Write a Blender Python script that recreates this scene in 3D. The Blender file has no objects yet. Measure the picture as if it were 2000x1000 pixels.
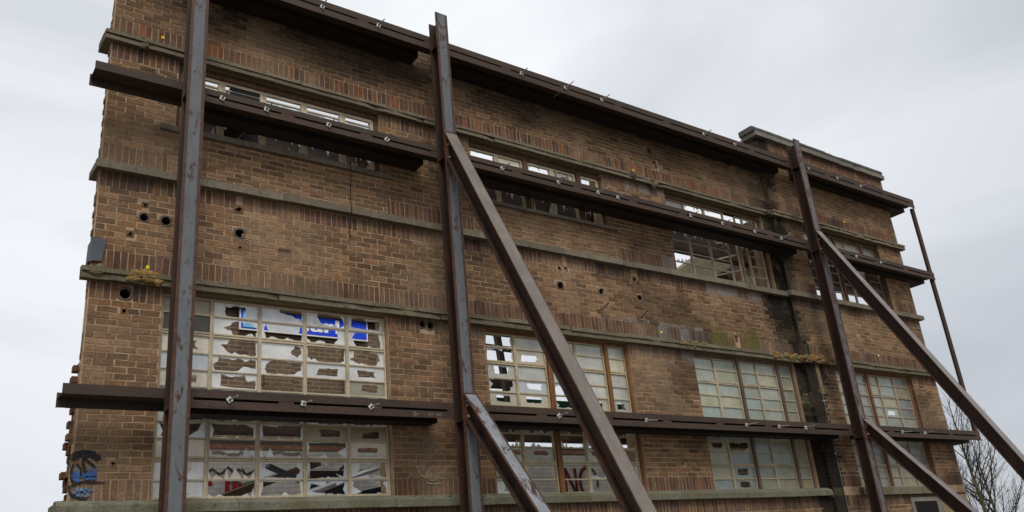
import bpy, bmesh, math, random
import numpy as np
from mathutils import Vector, Matrix
from mathutils.geometry import tessellate_polygon
random.seed(7); rng = np.random.default_rng(7)
R = math.radians
scene = bpy.context.scene
COL = scene.collection

# ------------------------------------------------------------------ camera
cam_d = bpy.data.cameras.new('camera'); cam = bpy.data.objects.new('camera', cam_d); COL.objects.link(cam)
cam_d.sensor_width = 36; cam_d.lens = 30.024; cam_d.clip_start = .1; cam_d.clip_end = 3000
right = Vector((0.80678, -0.58396, -0.09000)); down = Vector((0.14472, 0.34299, -0.92812)); fwd = Vector((0.57285, 0.73576, 0.36123))
m3 = Matrix((right, -down, -fwd)).transposed()
cam.matrix_world = Matrix.Translation((-1.6586, -9.6741, 1.6)) @ m3.to_4x4()
scene.camera = cam

# ------------------------------------------------------------------ light
SUN_EL, SUN_AZ = R(50), R(200)      # bright patch of the overcast, up behind the camera to the left
world = bpy.data.worlds.new('World'); scene.world = world; world.use_nodes = True
nt = world.node_tree; nt.nodes.clear()
def N(t, nt=None, **k):
    n = nt.nodes.new(t)
    for a, v in k.items():
        if a in n.inputs.keys(): n.inputs[a].default_value = v
        else: setattr(n, a, v)
    return n
sky = N('ShaderNodeTexSky', nt, sky_type='NISHITA', sun_disc=False, sun_elevation=SUN_EL, sun_rotation=SUN_AZ)
bg1 = N('ShaderNodeBackground', nt); bg1.inputs['Strength'].default_value = .08
nt.links.new(sky.outputs[0], bg1.inputs['Color'])
tc = N('ShaderNodeTexCoord', nt)
mp = N('ShaderNodeMapping', nt); mp.inputs['Scale'].default_value = (1.0, 1.0, 2.6); mp.inputs['Rotation'].default_value = (.3, .5, .2)
nt.links.new(tc.outputs['Generated'], mp.inputs['Vector'])
n1 = N('ShaderNodeTexNoise', nt); n1.inputs['Scale'].default_value = 1.7; n1.inputs['Detail'].default_value = 6; n1.inputs['Roughness'].default_value = .5; n1.inputs['Distortion'].default_value = .6
nt.links.new(mp.outputs[0], n1.inputs['Vector'])
cr = N('ShaderNodeValToRGB', nt)
cr.color_ramp.elements[0].position = .36; cr.color_ramp.elements[0].color = (.66, .69, .735, 1)
cr.color_ramp.elements[1].position = .62; cr.color_ramp.elements[1].color = (.90, .92, .955, 1)
nt.links.new(n1.outputs['Fac'], cr.inputs[0])
bg2 = N('ShaderNodeBackground', nt); bg2.inputs['Strength'].default_value = .80
# the overcast is brightest in one broad patch ahead and overhead
nv = N('ShaderNodeVectorMath', nt, operation='DOT_PRODUCT'); nt.links.new(tc.outputs['Generated'], nv.inputs[0]); nv.inputs[1].default_value = Vector((0.30, 0.66, 0.69)).normalized()
g2 = N('ShaderNodeValToRGB', nt); g2.color_ramp.interpolation = 'EASE'
g2.color_ramp.elements[0].position = .62; g2.color_ramp.elements[0].color = (.78, .79, .81, 1); g2.color_ramp.elements[1].position = .99; g2.color_ramp.elements[1].color = (1.08, 1.08, 1.07, 1)
nt.links.new(nv.outputs['Value'], g2.inputs[0])
mm = N('ShaderNodeMix', nt, data_type='RGBA', blend_type='MULTIPLY'); mm.inputs[0].default_value = 1; nt.links.new(cr.outputs[0], mm.inputs[6]); nt.links.new(g2.outputs[0], mm.inputs[7])
nt.links.new(mm.outputs[2], bg2.inputs['Color'])
mx = N('ShaderNodeMixShader', nt); mx.inputs[0].default_value = .93
nt.links.new(bg1.outputs[0], mx.inputs[1]); nt.links.new(bg2.outputs[0], mx.inputs[2])
wo = N('ShaderNodeOutputWorld', nt); nt.links.new(mx.outputs[0], wo.inputs[0])
sun_d = bpy.data.lights.new('sun', 'SUN'); sun_d.energy = 1.5; sun_d.angle = R(25); sun_d.color = (1, .96, .9)
sun = bpy.data.objects.new('sun', sun_d); COL.objects.link(sun)
sd = Vector((math.sin(SUN_AZ) * math.cos(SUN_EL), math.cos(SUN_AZ) * math.cos(SUN_EL), math.sin(SUN_EL)))
sun.rotation_euler = sd.to_track_quat('Z', 'Y').to_euler()
vs = scene.view_settings; vs.view_transform = 'Standard'; vs.look = 'None'; vs.exposure = 0.36; vs.gamma = 1; vs.use_curve_mapping = False

# ------------------------------------------------------------------ mesh helpers
class MB:
    def __init__(s): s.v = []; s.f = []; s.c = []; s.m = []
    def add(s, vs, fs, col=(1, 1, 1), mi=0):
        o = len(s.v); s.v += [tuple(p) for p in vs]
        for f in fs: s.f.append(tuple(o + i for i in f)); s.c.append(col); s.m.append(mi)
        return s
    def quad(s, a, b, c, d, col=(1, 1, 1), mi=0): return s.add([a, b, c, d], [(0, 1, 2, 3)], col, mi)
    def box(s, x0, x1, y0, y1, z0, z1, col=(1, 1, 1), mi=0, skip=''):
        v = [(x0, y0, z0), (x1, y0, z0), (x1, y1, z0), (x0, y1, z0), (x0, y0, z1), (x1, y0, z1), (x1, y1, z1), (x0, y1, z1)]
        F = {'d': (0, 3, 2, 1), 'u': (4, 5, 6, 7), 'f': (0, 1, 5, 4), 'b': (2, 3, 7, 6), 'l': (3, 0, 4, 7), 'r': (1, 2, 6, 5)}
        return s.add(v, [F[k] for k in F if k not in skip], col, mi)
    def hexa(s, lo, hi, col=(1, 1, 1), mi=0):           # two 4-loops
        return s.add(list(lo) + list(hi), [(0, 3, 2, 1), (4, 5, 6, 7), (0, 1, 5, 4), (1, 2, 6, 5), (2, 3, 7, 6), (3, 0, 4, 7)], col, mi)
    def bar(s, a, b, w, h, up=(0, 0, 1), col=(1, 1, 1), mi=0):
        a, b = Vector(a), Vector(b); d = (b - a).normalized(); x = d.cross(Vector(up)).normalized() * (w / 2); y = x.cross(d).normalized() * (h / 2)
        return s.hexa([a - x - y, a + x - y, a + x + y, a - x + y], [b - x - y, b + x - y, b + x + y, b - x + y], col, mi)
    def tube(s, a, b, r0, r1=None, n=10, col=(1, 1, 1), mi=0, cap=True):
        r1 = r0 if r1 is None else r1
        a, b = Vector(a), Vector(b); d = (b - a).normalized(); x = d.orthogonal().normalized(); y = d.cross(x)
        A = [a + (x * math.cos(t) + y * math.sin(t)) * r0 for t in [2 * math.pi * i / n for i in range(n)]]
        B = [b + (x * math.cos(t) + y * math.sin(t)) * r1 for t in [2 * math.pi * i / n for i in range(n)]]
        f = [(i, (i + 1) % n, n + (i + 1) % n, n + i) for i in range(n)]
        if cap: f += [tuple(range(n - 1, -1, -1)), tuple(range(n, 2 * n))]
        return s.add(A + B, f, col, mi)
    def prism(s, poly, y0, y1, col=(1, 1, 1), mi=0):     # poly in XZ, extruded in y (counter-clockwise seen from -Y)
        n = len(poly); v = [(x, y0, z) for x, z in poly] + [(x, y1, z) for x, z in poly]
        f = [tuple(range(n)), tuple(range(2 * n - 1, n - 1, -1))] + [(i, n + i, n + (i + 1) % n, (i + 1) % n) for i in range(n)]
        return s.add(v, f, col, mi)
    def profile(s, prof, fn0, fn1, col=(1, 1, 1), mi=0): # closed 2-D outline mapped by two functions
        n = len(prof); v = [fn0(p) for p in prof] + [fn1(p) for p in prof]
        f = [(i, (i + 1) % n, n + (i + 1) % n, n + i) for i in range(n)] + [tuple(range(n - 1, -1, -1)), tuple(range(n, 2 * n))]
        return s.add(v, f, col, mi)
    def ribbon(s, pts, w, y, col=(0, 0, 0), mi=0, taper=False, plane='xz', t=.004):
        P = [Vector((a, b)) for a, b in pts]; L = []; Rr = []
        for i, p in enumerate(P):
            d = (P[min(i + 1, len(P) - 1)] - P[max(i - 1, 0)]); d = d.normalized() if d.length > 0 else Vector((1, 0)); n_ = Vector((-d.y, d.x))
            ww = w * (1 - .6 * abs(2 * i / (len(P) - 1) - 1) ** 2 if taper else 1) / 2
            L.append(p + n_ * ww); Rr.append(p - n_ * ww)
        for i in range(len(P) - 1):
            q = [Rr[i], Rr[i + 1], L[i + 1], L[i]]
            s.hexa([(a.x, y - t, a.y) for a in q], [(a.x, y, a.y) for a in q], col, mi)
        return s
    def build(s, name, mats, parent=None, smooth=False, fix=True):
        me = bpy.data.meshes.new(name); me.from_pydata([tuple(map(float, p)) for p in s.v], [], s.f); me.update()
        if not isinstance(mats, (list, tuple)): mats = [mats]
        for m in mats: me.materials.append(m)
        me.polygons.foreach_set('material_index', s.m)
        at = me.attributes.new('Col', 'FLOAT_COLOR', 'CORNER')
        n = [len(f) for f in s.f]; c = np.repeat(np.array([(a[0], a[1], a[2], 1.) for a in s.c], dtype=np.float32).reshape(-1, 4), n, axis=0)
        at.data.foreach_set('color', c.ravel())
        if smooth: me.polygons.foreach_set('use_smooth', [True] * len(s.f))
        if fix:
            bm = bmesh.new(); bm.from_mesh(me); bmesh.ops.recalc_face_normals(bm, faces=bm.faces); bm.to_mesh(me); bm.free()
        o = bpy.data.objects.new(name, me); COL.objects.link(o)
        if parent is not None: o.parent = parent
        return o

def tag(o, label=None, cat=None, group=None, kind=None):
    if label: o['label'] = label
    if cat: o['category'] = cat
    if group: o['group'] = group
    if kind or cat: o['kind'] = kind or 'thing'
    return o
def empty(name, label, cat, group=None, loc=(0, 0, 0)):
    o = bpy.data.objects.new(name, None); COL.objects.link(o); o.location = loc; o.empty_display_size = .3
    return tag(o, label, cat, group)

# ------------------------------------------------------------------ materials
def mat(name):
    m = bpy.data.materials.new(name); m.use_nodes = True; t = m.node_tree; t.nodes.clear()
    b = N('ShaderNodeBsdfPrincipled', t); o = N('ShaderNodeOutputMaterial', t); t.links.new(b.outputs[0], o.inputs[0])
    return m, t, b
def noise(t, scale, detail=5, rough=.6, vec=None, dist=0.):
    n = N('ShaderNodeTexNoise', t); n.inputs['Scale'].default_value = scale; n.inputs['Detail'].default_value = detail; n.inputs['Roughness'].default_value = rough; n.inputs['Distortion'].default_value = dist
    if vec is None: vec = N('ShaderNodeTexCoord', t).outputs['Object']
    t.links.new(vec, n.inputs['Vector']); return n.outputs['Fac']
def ramp(t, fac, stops):
    r = N('ShaderNodeValToRGB', t); e = r.color_ramp.elements
    while len(e) < len(stops): e.new(.5)
    for el, (p, c) in zip(e, stops): el.position = p; el.color = (c[0], c[1], c[2], 1) if hasattr(c, '__len__') else (c, c, c, 1)
    t.links.new(fac, r.inputs[0]); return r.outputs[0]
def mixc(t, fac, a, b, mode='MIX'):
    m = N('ShaderNodeMix', t, data_type='RGBA', blend_type=mode)
    for sock, v in ((m.inputs[0], fac), (m.inputs[6], a), (m.inputs[7], b)):
        if hasattr(v, 'is_linked'): t.links.new(v, sock)
        else: sock.default_value = v if not hasattr(v, '__len__') else (v[0], v[1], v[2], 1)
    return m.outputs[2]
def math_(t, op, a, b=0., clamp=False):
    m = N('ShaderNodeMath', t, operation=op, use_clamp=clamp)
    for i, v in enumerate((a, b)):
        if hasattr(v, 'is_linked'): t.links.new(v, m.inputs[i])
        else: m.inputs[i].default_value = v
    return m.outputs[0]
def bump(t, b, h, strength=.3, dist=.01):
    n = N('ShaderNodeBump', t); n.inputs['Strength'].default_value = strength; n.inputs['Distance'].default_value = dist
    t.links.new(h, n.inputs['Height']); t.links.new(n.outputs[0], b.inputs['Normal'])
def objv(t, scale=(1, 1, 1)):
    tc = N('ShaderNodeTexCoord', t); m = N('ShaderNodeMapping', t); m.inputs['Scale'].default_value = scale
    t.links.new(tc.outputs['Object'], m.inputs[0]); return m.outputs[0]

def col_mat(name, rough=.9, nscale=35, lo=.55, hi=1.4, bstr=.5, bdist=.004, spec=.25, vecscale=(1, 1, 1)):
    m, t, b = mat(name); a = N('ShaderNodeAttribute', t, attribute_name='Col')
    v = objv(t, vecscale); f = noise(t, nscale, 7, .65, v); g = noise(t, nscale * .13, 4, .6, v)
    k = ramp(t, f, [(.25, lo), (.75, hi)]); k2 = ramp(t, g, [(.3, .78), (.7, 1.2)])
    c = mixc(t, 1., a.outputs['Color'], k, 'MULTIPLY'); c = mixc(t, 1., c, k2, 'MULTIPLY'); t.links.new(c, b.inputs['Base Color'])
    b.inputs['Roughness'].default_value = rough; b.inputs['Specular IOR Level'].default_value = spec
    bump(t, b, noise(t, nscale * 2.2, 6, .7, v), bstr, bdist); return m
M = {}
M['brick'] = col_mat('brick', .93, 42, .5, 1.45, .7, .006)
M['mortar'] = col_mat('mortar', .97, 60, .7, 1.25, .7, .006)
M['rubble'] = col_mat('rubble', .95, 22, .5, 1.4, .9, .012)
M['paint'] = col_mat('old_paint', .6, 30, .75, 1.15, .35, .002)
M['wood'] = col_mat('weathered_wood', .8, 14, .5, 1.4, .5, .003, vecscale=(1, 1, .12))
M['plain'] = col_mat('painted_board', .7, 12, .85, 1.1, .15, .002)
def concrete(moss=1.):
    m, t, b = mat('mossy_concrete'); a = N('ShaderNodeAttribute', t, attribute_name='Col')
    f = noise(t, 45, 8, .7); g = noise(t, 2.3, 6, .65); h = noise(t, 9, 6, .7)
    c = mixc(t, 1., a.outputs['Color'], ramp(t, f, [(.3, .55), (.72, 1.35)]), 'MULTIPLY')
    c = mixc(t, ramp(t, g, [(.42, 0.), (.62, .55 * moss)]), c, (.115, .100, .045))          # green-yellow moss in patches
    c = mixc(t, ramp(t, h, [(.56, 0.), (.68, .7)]), c, (.06, .052, .04))            # dirt
    t.links.new(c, b.inputs['Base Color']); b.inputs['Roughness'].default_value = .95; b.inputs['Specular IOR Level'].default_value = .2
    bump(t, b, f, .8, .008); return m
M['concrete'] = concrete(); M['stone'] = concrete(.30)
def steel(name, base, rust, gloss=.55, amount=(.42, .62), streak=(6, 6, .8)):
    m, t, b = mat(name); v = objv(t, streak)
    f = noise(t, 1.2, 8, .7, v, .4); g = noise(t, 30, 6, .7)
    c = mixc(t, ramp(t, f, [(amount[0], 0.), (amount[1], 1.)]), base, rust)
    c = mixc(t, 1., c, ramp(t, g, [(.3, .7), (.7, 1.3)]), 'MULTIPLY'); t.links.new(c, b.inputs['Base Color'])
    b.inputs['Roughness'].default_value = gloss; b.inputs['Specular IOR Level'].default_value = .4
    bump(t, b, g, .25, .002); return m
M['steel'] = steel('dark_rusty_steel', (.030, .018, .013), (.068, .030, .017), .55)
M['waling'] = steel('brown_rusty_steel', (.040, .026, .018), (.068, .038, .023), .72, streak=(.6, 4, 4))
M['under'] = steel('black_steel', (.012, .009, .008), (.02, .012, .009), .7)
def scaled_steel(name, base, half, edge=.022, dens=(.60, .66), axis='X', cen=0.):
    """mill-scale grey face with rust creeping in from the flange edges and scabs of rust; object coords: X across the flange"""
    m, t, b = mat(name); tc = N('ShaderNodeTexCoord', t); sx = N('ShaderNodeSeparateXYZ', t); t.links.new(tc.outputs['Object'], sx.inputs[0])
    x = math_(t, 'ABSOLUTE', math_(t, 'SUBTRACT', sx.outputs['X'], cen))
    e = noise(t, 9, 7, .75, objv(t, (1, 1, 2.2))); d = math_(t, 'ADD', x, math_(t, 'MULTIPLY', math_(t, 'SUBTRACT', e, .5), .03))
    edge_m = ramp(t, d, [(half - edge - .006, 0.), (half - edge + .004, 1.)])
    scab = noise(t, 2.6, 9, .72, objv(t, (3.2, 1, 1.6)), .8); sc = ramp(t, scab, [(dens[0], 0.), (dens[1], 1.)])
    ln = noise(t, 1.5, 8, .75, objv(t, (3., 1, 11)), 1.2); f = math_(t, 'MAXIMUM', edge_m, math_(t, 'MAXIMUM', sc, ramp(t, ln, [(.655, 0.), (.69, .9)])))
    rustc = ramp(t, noise(t, 14, 7, .7), [(.3, (.035, .016, .010)), (.55, (.075, .030, .014)), (.75, (.14, .058, .022))])
    gr = mixc(t, 1., base, ramp(t, noise(t, 5, 7, .7, objv(t, (1, 1, .25))), [(.3, .72), (.7, 1.22)]), 'MULTIPLY')
    t.links.new(mixc(t, f, gr, rustc), b.inputs['Base Color'])
    b.inputs['Roughness'].default_value = .52; b.inputs['Specular IOR Level'].default_value = .4; bump(t, b, scab, .25, .003); return m
M['rustedge'] = steel('orange_rust', (.055, .024, .013), (.12, .045, .018), .8)
M['galv'] = col_mat('galvanised', .45, 60, .85, 1.1, .1, .001, .5)
def glass():
    m, t, b = mat('obscured_glass'); a = N('ShaderNodeAttribute', t, attribute_name='Col')
    v = noise(t, 55, 3, .5); d = noise(t, 5, 6, .65)
    c = mixc(t, 1., a.outputs['Color'], ramp(t, d, [(.35, .80), (.65, 1.05)]), 'MULTIPLY')
    tr = N('ShaderNodeBsdfTranslucent', t); df = N('ShaderNodeBsdfDiffuse', t); gl = N('ShaderNodeBsdfGlossy', t); rf = N('ShaderNodeBsdfRefraction', t)
    gl.inputs['Roughness'].default_value = .12; rf.inputs['IOR'].default_value = 1.03; rf.inputs['Roughness'].default_value = .8
    bp = N('ShaderNodeBump', t); bp.inputs['Strength'].default_value = .6; bp.inputs['Distance'].default_value = .004; t.links.new(v, bp.inputs['Height'])
    for n in (tr, df, rf): t.links.new(c, n.inputs['Color'])
    for n in (gl, df, rf): t.links.new(bp.outputs[0], n.inputs['Normal'])
    m1 = N('ShaderNodeMixShader', t); m1.inputs[0].default_value = .28; t.links.new(df.outputs[0], m1.inputs[1]); t.links.new(tr.outputs[0], m1.inputs[2])
    m2 = N('ShaderNodeMixShader', t); m2.inputs[0].default_value = .14; t.links.new(m1.outputs[0], m2.inputs[1]); t.links.new(rf.outputs[0], m2.inputs[2])
    m3_ = N('ShaderNodeMixShader', t); m3_.inputs[0].default_value = .06; t.links.new(m2.outputs[0], m3_.inputs[1]); t.links.new(gl.outputs[0], m3_.inputs[2])
    t.nodes.remove(b); t.links.new(m3_.outputs[0], t.nodes['Material Output'].inputs[0]); return m
M['glass'] = glass()
def sprayed():
    m, t, b = mat('spray_paint'); a = N('ShaderNodeAttribute', t, attribute_name='Col')
    t.links.new(mixc(t, 1., a.outputs['Color'], ramp(t, noise(t, 20, 5, .6), [(.3, .7), (.7, 1.2)]), 'MULTIPLY'), b.inputs['Base Color'])
    b.inputs['Roughness'].default_value = .8
    tp = N('ShaderNodeBsdfTransparent', t); ms = N('ShaderNodeMixShader', t)
    t.links.new(ramp(t, noise(t, 16, 8, .75), [(.36, .25), (.56, 1.)]), ms.inputs[0]); t.links.new(tp.outputs[0], ms.inputs[1]); t.links.new(b.outputs[0], ms.inputs[2])
    t.links.new(ms.outputs[0], t.nodes['Material Output'].inputs[0]); return m
M['spray'] = sprayed()
def ground_m():
    m, t, b = mat('rough_ground'); t.links.new(ramp(t, noise(t, .6, 9, .7), [(.35, (.10, .085, .065)), (.55, (.17, .15, .12)), (.7, (.08, .085, .045))]), b.inputs['Base Color'])
    b.inputs['Roughness'].default_value = .95; bump(t, b, noise(t, 8, 8, .7), .8, .05); return m

# ------------------------------------------------------------------ ground
tag(MB().quad((-1500, -1500, 0), (1500, -1500, 0), (1500, 1500, 0), (-1500, 1500, 0)).build('ground', ground_m()), kind='structure')

# ------------------------------------------------------------------ facade data (metres; X along the wall, Y into it, Z up)
XE, XP, YP = 17.49, 12.73, -.10           # right end, start of the projecting end bay, its face
ZTOP, ZPAR = 9.60, 10.13
GF = [(.78, 3.67), (5.23, 8.10), (9.63, 12.47), (13.66, 16.52)]
UP = [(.81, 3.66, 7.24, 8.258), (5.22, 8.05, 7.18, 8.258), (9.60, 12.45, 6.60, 8.258), (13.66, 16.55, 6.60, 8.258)]
OPEN = [(a, b, 2.79, 5.15) for a, b in GF] + UP
HOLES = [(.517, 5.996, .055), (.764, 5.996, .062), (1.644, 5.991, .066), (.376, 5.037, .068), (6.778, 5.984, .066), (7.648, 5.992, .064), (8.524, 5.993, .064),
         (4.20, 5.075, .055), (4.33, 5.07, .06)]
BROKEN = [(1.62, 6.315, .05), (6.80, 6.28, .055), (6.93, 6.30, .04), (8.46, 6.315, .06), (8.53, 6.27, .04), (9.375, 9.03, .085), (9.46, 8.80, .05), (9.48, 8.72, .045), (.385, 3.176, .03), (10.89, 5.53, .04), (10.89, 5.46, .03),
          (8.935, 4.772, .03), (.381, 5.765, .035), (.379, 4.84, .03), (1.652, 5.80, .035), (8.93, 3.22, .03), (4.1, 3.42, .03), (.52, 6.16, .03)]
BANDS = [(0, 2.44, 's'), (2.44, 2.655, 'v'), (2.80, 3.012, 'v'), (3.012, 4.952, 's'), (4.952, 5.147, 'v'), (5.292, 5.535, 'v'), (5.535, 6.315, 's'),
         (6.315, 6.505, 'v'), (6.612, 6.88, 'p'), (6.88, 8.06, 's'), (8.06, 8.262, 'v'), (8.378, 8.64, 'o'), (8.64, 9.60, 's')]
STRETCH = [(.222, .130, .069), (.190, .109, .057), (.172, .102, .057), (.262, .155, .082), (.206, .124, .068), (.150, .091, .053), (.236, .128, .062)]
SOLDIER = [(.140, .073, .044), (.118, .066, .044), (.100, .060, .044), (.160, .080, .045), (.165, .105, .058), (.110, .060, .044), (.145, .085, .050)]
ORANGE = SOLDIER + [(.21, .082, .038), (.18, .072, .036), (.085, .048, .036), (.20, .085, .040)]
MORTAR = (.44, .305, .19)
def vnoise(x, z, s, seed=0):              # cheap value noise, for stains with a shape of their own
    def h(i, j): return (math.sin(i * 127.1 + j * 311.7 + seed * 74.7) * 43758.5453) % 1.0
    x *= s; z *= s; i, j = math.floor(x), math.floor(z); fx, fz = x - i, z - j; fx = fx * fx * (3 - 2 * fx); fz = fz * fz * (3 - 2 * fz)
    return (h(i, j) * (1 - fx) + h(i + 1, j) * fx) * (1 - fz) + (h(i, j + 1) * (1 - fx) + h(i + 1, j + 1) * fx) * fz
def fbm(x, z, s, seed=0): return .55 * vnoise(x, z, s, seed) + .3 * vnoise(x, z, s * 2.3, seed + 1) + .15 * vnoise(x, z, s * 5, seed + 2)
def sm(a, b, x): t = min(1, max(0, (x - a) / (b - a))); return t * t * (3 - 2 * t)
def stain(c, x, z):
    c = np.array(c) * (.80 + .45 * fbm(x, z, .9, 3))
    # run-off from the lost downpipe at the junction with the end bay
    w = .36 + .28 * fbm(x, z, 1.6, 9); core = 12.52 + .06 * math.sin(z * 1.7)
    if z < 5.3: core += .26; w *= .8
    k = 1 - sm(w * .75, w * 1.12, abs(x - core) + .62 * (fbm(x, z, 2.2, 5) - .5)) * (.84 + .16 * fbm(x, z, 5, 8)); c = c * (1 - .92 * k) + np.array((.013, .012, .010)) * k * .9
    km = k * sm(.58, .72, fbm(x, z, 4.5, 15)) * .8; c = c * (1 - km) + np.array((.10, .095, .045)) * km
    k2 = (1 - sm(.5, 1.0, abs(x - 12.2))) * sm(.42, .6, fbm(x, z, 1.3, 12)) * .55; c = c * (1 - k2)
    # soot under the coping
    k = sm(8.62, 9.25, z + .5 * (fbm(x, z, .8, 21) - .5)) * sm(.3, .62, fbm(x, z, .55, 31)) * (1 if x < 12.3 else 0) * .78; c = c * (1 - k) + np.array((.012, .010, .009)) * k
    # soot on the upper left corner and scattered patches
    k = sm(.60, .74, fbm(x, z, .75, 41)) * .45; c = c * (1 - k)
    # lime bloom on the soldiers
    for (xa, xb, za, zb, s_) in ((7.9, 10.2, 5.28, 5.6, .8), (10.3, 12.3, 6.28, 6.52, .8), (8.3, 9.6, 4.9, 5.16, .5), (9.2, 9.75, 6.6, 6.9, .5), (8.2, 9.6, 8.05, 8.27, .5)):
        if xa < x < xb and za < z < zb:
            k = s_ * sm(.35, .62, fbm(x, z, 4, 51)); c = c * (1 - k) + np.array((.20, .18, .17)) * k
    k = .34 * sm(.58, .74, fbm(x, z, 1.15, 91)); c = c * (1 - k) + np.array(MORTAR) * .72 * k     # smeared pointing
    # green algae
    k = (1 - sm(.7, 1.5, abs(x - 10.6))) * (1 - sm(.06, .36, abs(z - 5.46))) * sm(.35, .55, fbm(x, z, 2.2, 61)) * .85; c = c * (1 - k) + np.array((.115, .105, .028)) * k
    return np.clip(c, .004, 1)

class Bricks:
    def __init__(s): s.mb = MB(); s.n = 0
    def brick(s, x0, x1, z0, z1, y, kind, depth=.03, col=None):
        xc, zc = (x0 + x1) / 2, (z0 + z1) / 2
        for hx, hz, hr in HOLES + BROKEN:
            dx = max(x0 - hx, 0, hx - x1); dz = max(z0 - hz, 0, hz - z1)
            if y == 0 and dx * dx + dz * dz < (hr * .55) ** 2:
                if kind == 's' and x1 - x0 > .12:                     # keep the unbroken part of the brick
                    if hx - hr - x0 > .05: s.brick(x0, hx - hr * 1.1, z0, z1, y, kind, depth)
                    if x1 - hx - hr > .05: s.brick(hx + hr * 1.1, x1, z0, z1, y, kind, depth)
                return
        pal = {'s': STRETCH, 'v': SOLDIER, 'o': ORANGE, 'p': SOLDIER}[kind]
        c = 1.08 * np.array(pal[rng.integers(len(pal))]) * rng.uniform(.80, 1.18)
        if kind == 's' and vnoise(xc, zc, .7, 77) > .55: c = c * .85
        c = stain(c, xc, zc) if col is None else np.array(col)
        o = y - .0052 + np.clip(rng.normal(0, .0012), -.002, .002); j = lambda: rng.normal(0, .0022); t = np.clip(rng.normal(0, .0010, 4), -.0018, .0018)
        v = [(x0 + j(), o + t[0], z0 + j()), (x1 + j(), o + t[1], z0 + j()), (x1 + j(), o + t[2], z1 + j()), (x0 + j(), o + t[3], z1 + j())]
        b = [(x0 - .002, y + depth, z0 - .002), (x1 + .002, y + depth, z0 - .002), (x1 + .002, y + depth, z1 + .002), (x0 - .002, y + depth, z1 + .002)]
        s.mb.add(v + b, [(0, 1, 2, 3), (0, 4, 5, 1), (1, 5, 6, 2), (2, 6, 7, 3), (3, 7, 4, 0)], tuple(c)); s.n += 1
    def band(s, z0, z1, kind, X0, X1, y, piers):
        if kind == 's':
            n = max(1, round((z1 - z0) / .0752)); h = (z1 - z0) / n
            for i in range(n): s.row(z0 + i * h, z0 + (i + 1) * h, 's', X0, X1, y, .1125 * ((i + int(z0 * 7)) % 2) + .02 * math.sin(i * 3.1), .2225)
        elif kind == 'p':                                                 # soldiers on the piers only, stretchers beneath the windows
            e = [X0] + [q for a, b in GF for q in (a - .04, b + .06) if X0 < q < X1] + [X1]
            st = 'pier' if X0 < 1 else 'bay'
            if X0 > 5: st = 'pier'
            for a, b in zip(e[:-1], e[1:]):
                if st == 'pier': s.row(z0, z1, 'v', a, b, y, 0, .0757)
                else:
                    for i in range(4): h = (z1 - z0) / 4; s.row(z0 + i * h, z0 + (i + 1) * h, 's', a, b, y, .1125 * (i % 2), .2225)
                st = 'bay' if st == 'pier' else 'pier'
        else: s.row(z0, z1, kind, X0, X1, y, 0, .0757)
    def row(s, z0, z1, kind, X0, X1, y, off, w):
        cuts = sorted((a, b) for a, b, c, d in OPEN if c < z1 - .03 and d > z0 + .03 and b > X0 and a < X1)
        iv = []; x = X0
        for a, b in cuts: iv.append((x, a)); x = b
        iv.append((x, X1)); g = .0070 if kind == 's' else .0058
        for a, b in iv:
            if b - a < .02: continue
            k = math.floor((a - off) / w); xs = [a] + [off + w * q for q in range(k + 1, math.ceil((b - off) / w))] + [b]
            xs = [p for i, p in enumerate(xs) if i == 0 or p - xs[i - 1] > .03 or i == len(xs) - 1]
            for p, q in zip(xs[:-1], xs[1:]):
                if q - p < .02: continue
                s.brick(p + g, q - g, z0 + g, z1 - g, y, kind)

facade = empty('retained_facade', 'long brown brick facade of a gutted building, pale stone bands and smashed window grids', 'building')
B = Bricks()
for z0, z1, k in BANDS: B.band(z0, z1, k, 0.008, XP, 0., True)
for z0, z1, k in BANDS[:-1] + [(8.64, 9.55, 's'), (9.55, 9.75, 'v'), (9.75, 9.93, 'o'), (9.93, 10.125, 'o')]: B.band(z0, z1, k, XP + .004, XE, YP, True)
# return of the end bay, right-hand reveals and the raw left end
def side_rows(X, ya, yb, z0, z1, face=-1, broken=False, rough=.0012):
    n = round((z1 - z0) / .0752); h = (z1 - z0) / n
    for i in range(n):
        za, zb = z0 + i * h + .005, z0 + (i + 1) * h - .005; y = ya
        ys = [ya, yb] if yb - ya < .13 else [ya, ya + (.107 if i % 2 else .215), yb]
        for p, q in zip(ys[:-1], ys[1:]):
            if q - p < .02: continue
            c = stain(np.array(STRETCH[rng.integers(len(STRETCH))]) * rng.uniform(.7, 1.1), (X - .45 + .5 * fbm(za, y, 1.1, 17)) if abs(X - XP) < .01 else X, (za + zb) / 2)
            o = rng.normal(0, rough)
            if broken: o = rng.choice([0, 0, .02, .045, -.03, -.06, .08]) + rng.normal(0, .01)
            B.mb.box(X - .0035 - o, X + .10, p + .005, q - .005, za, zb, tuple(c), 0, 'r')
side_rows(XP, YP + .004, -.006, 0, ZPAR)
for a, b, c, d in OPEN:
    if a > 13: side_rows(b, YP + .006, .0, c, d)
side_rows(0, .004, .112, 0, ZTOP, rough=.006)
for i in range(56):                                                        # torn-out toothing on the lower left end
    z = .05 + i * .0752
    for y in (.115, .225):
        if rng.random() < .88:
            d = rng.uniform(-.02, .05) + (.03 if rng.random() < .15 else 0); c = np.array(STRETCH[rng.integers(len(STRETCH))]) * np.array((.85, .68, .62)) * rng.uniform(.5, 1.0)
            B.mb.box(-d, .12, y, y + .1 + rng.uniform(-.01, .03), z, z + .066, tuple(c), 0, 'r')
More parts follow.
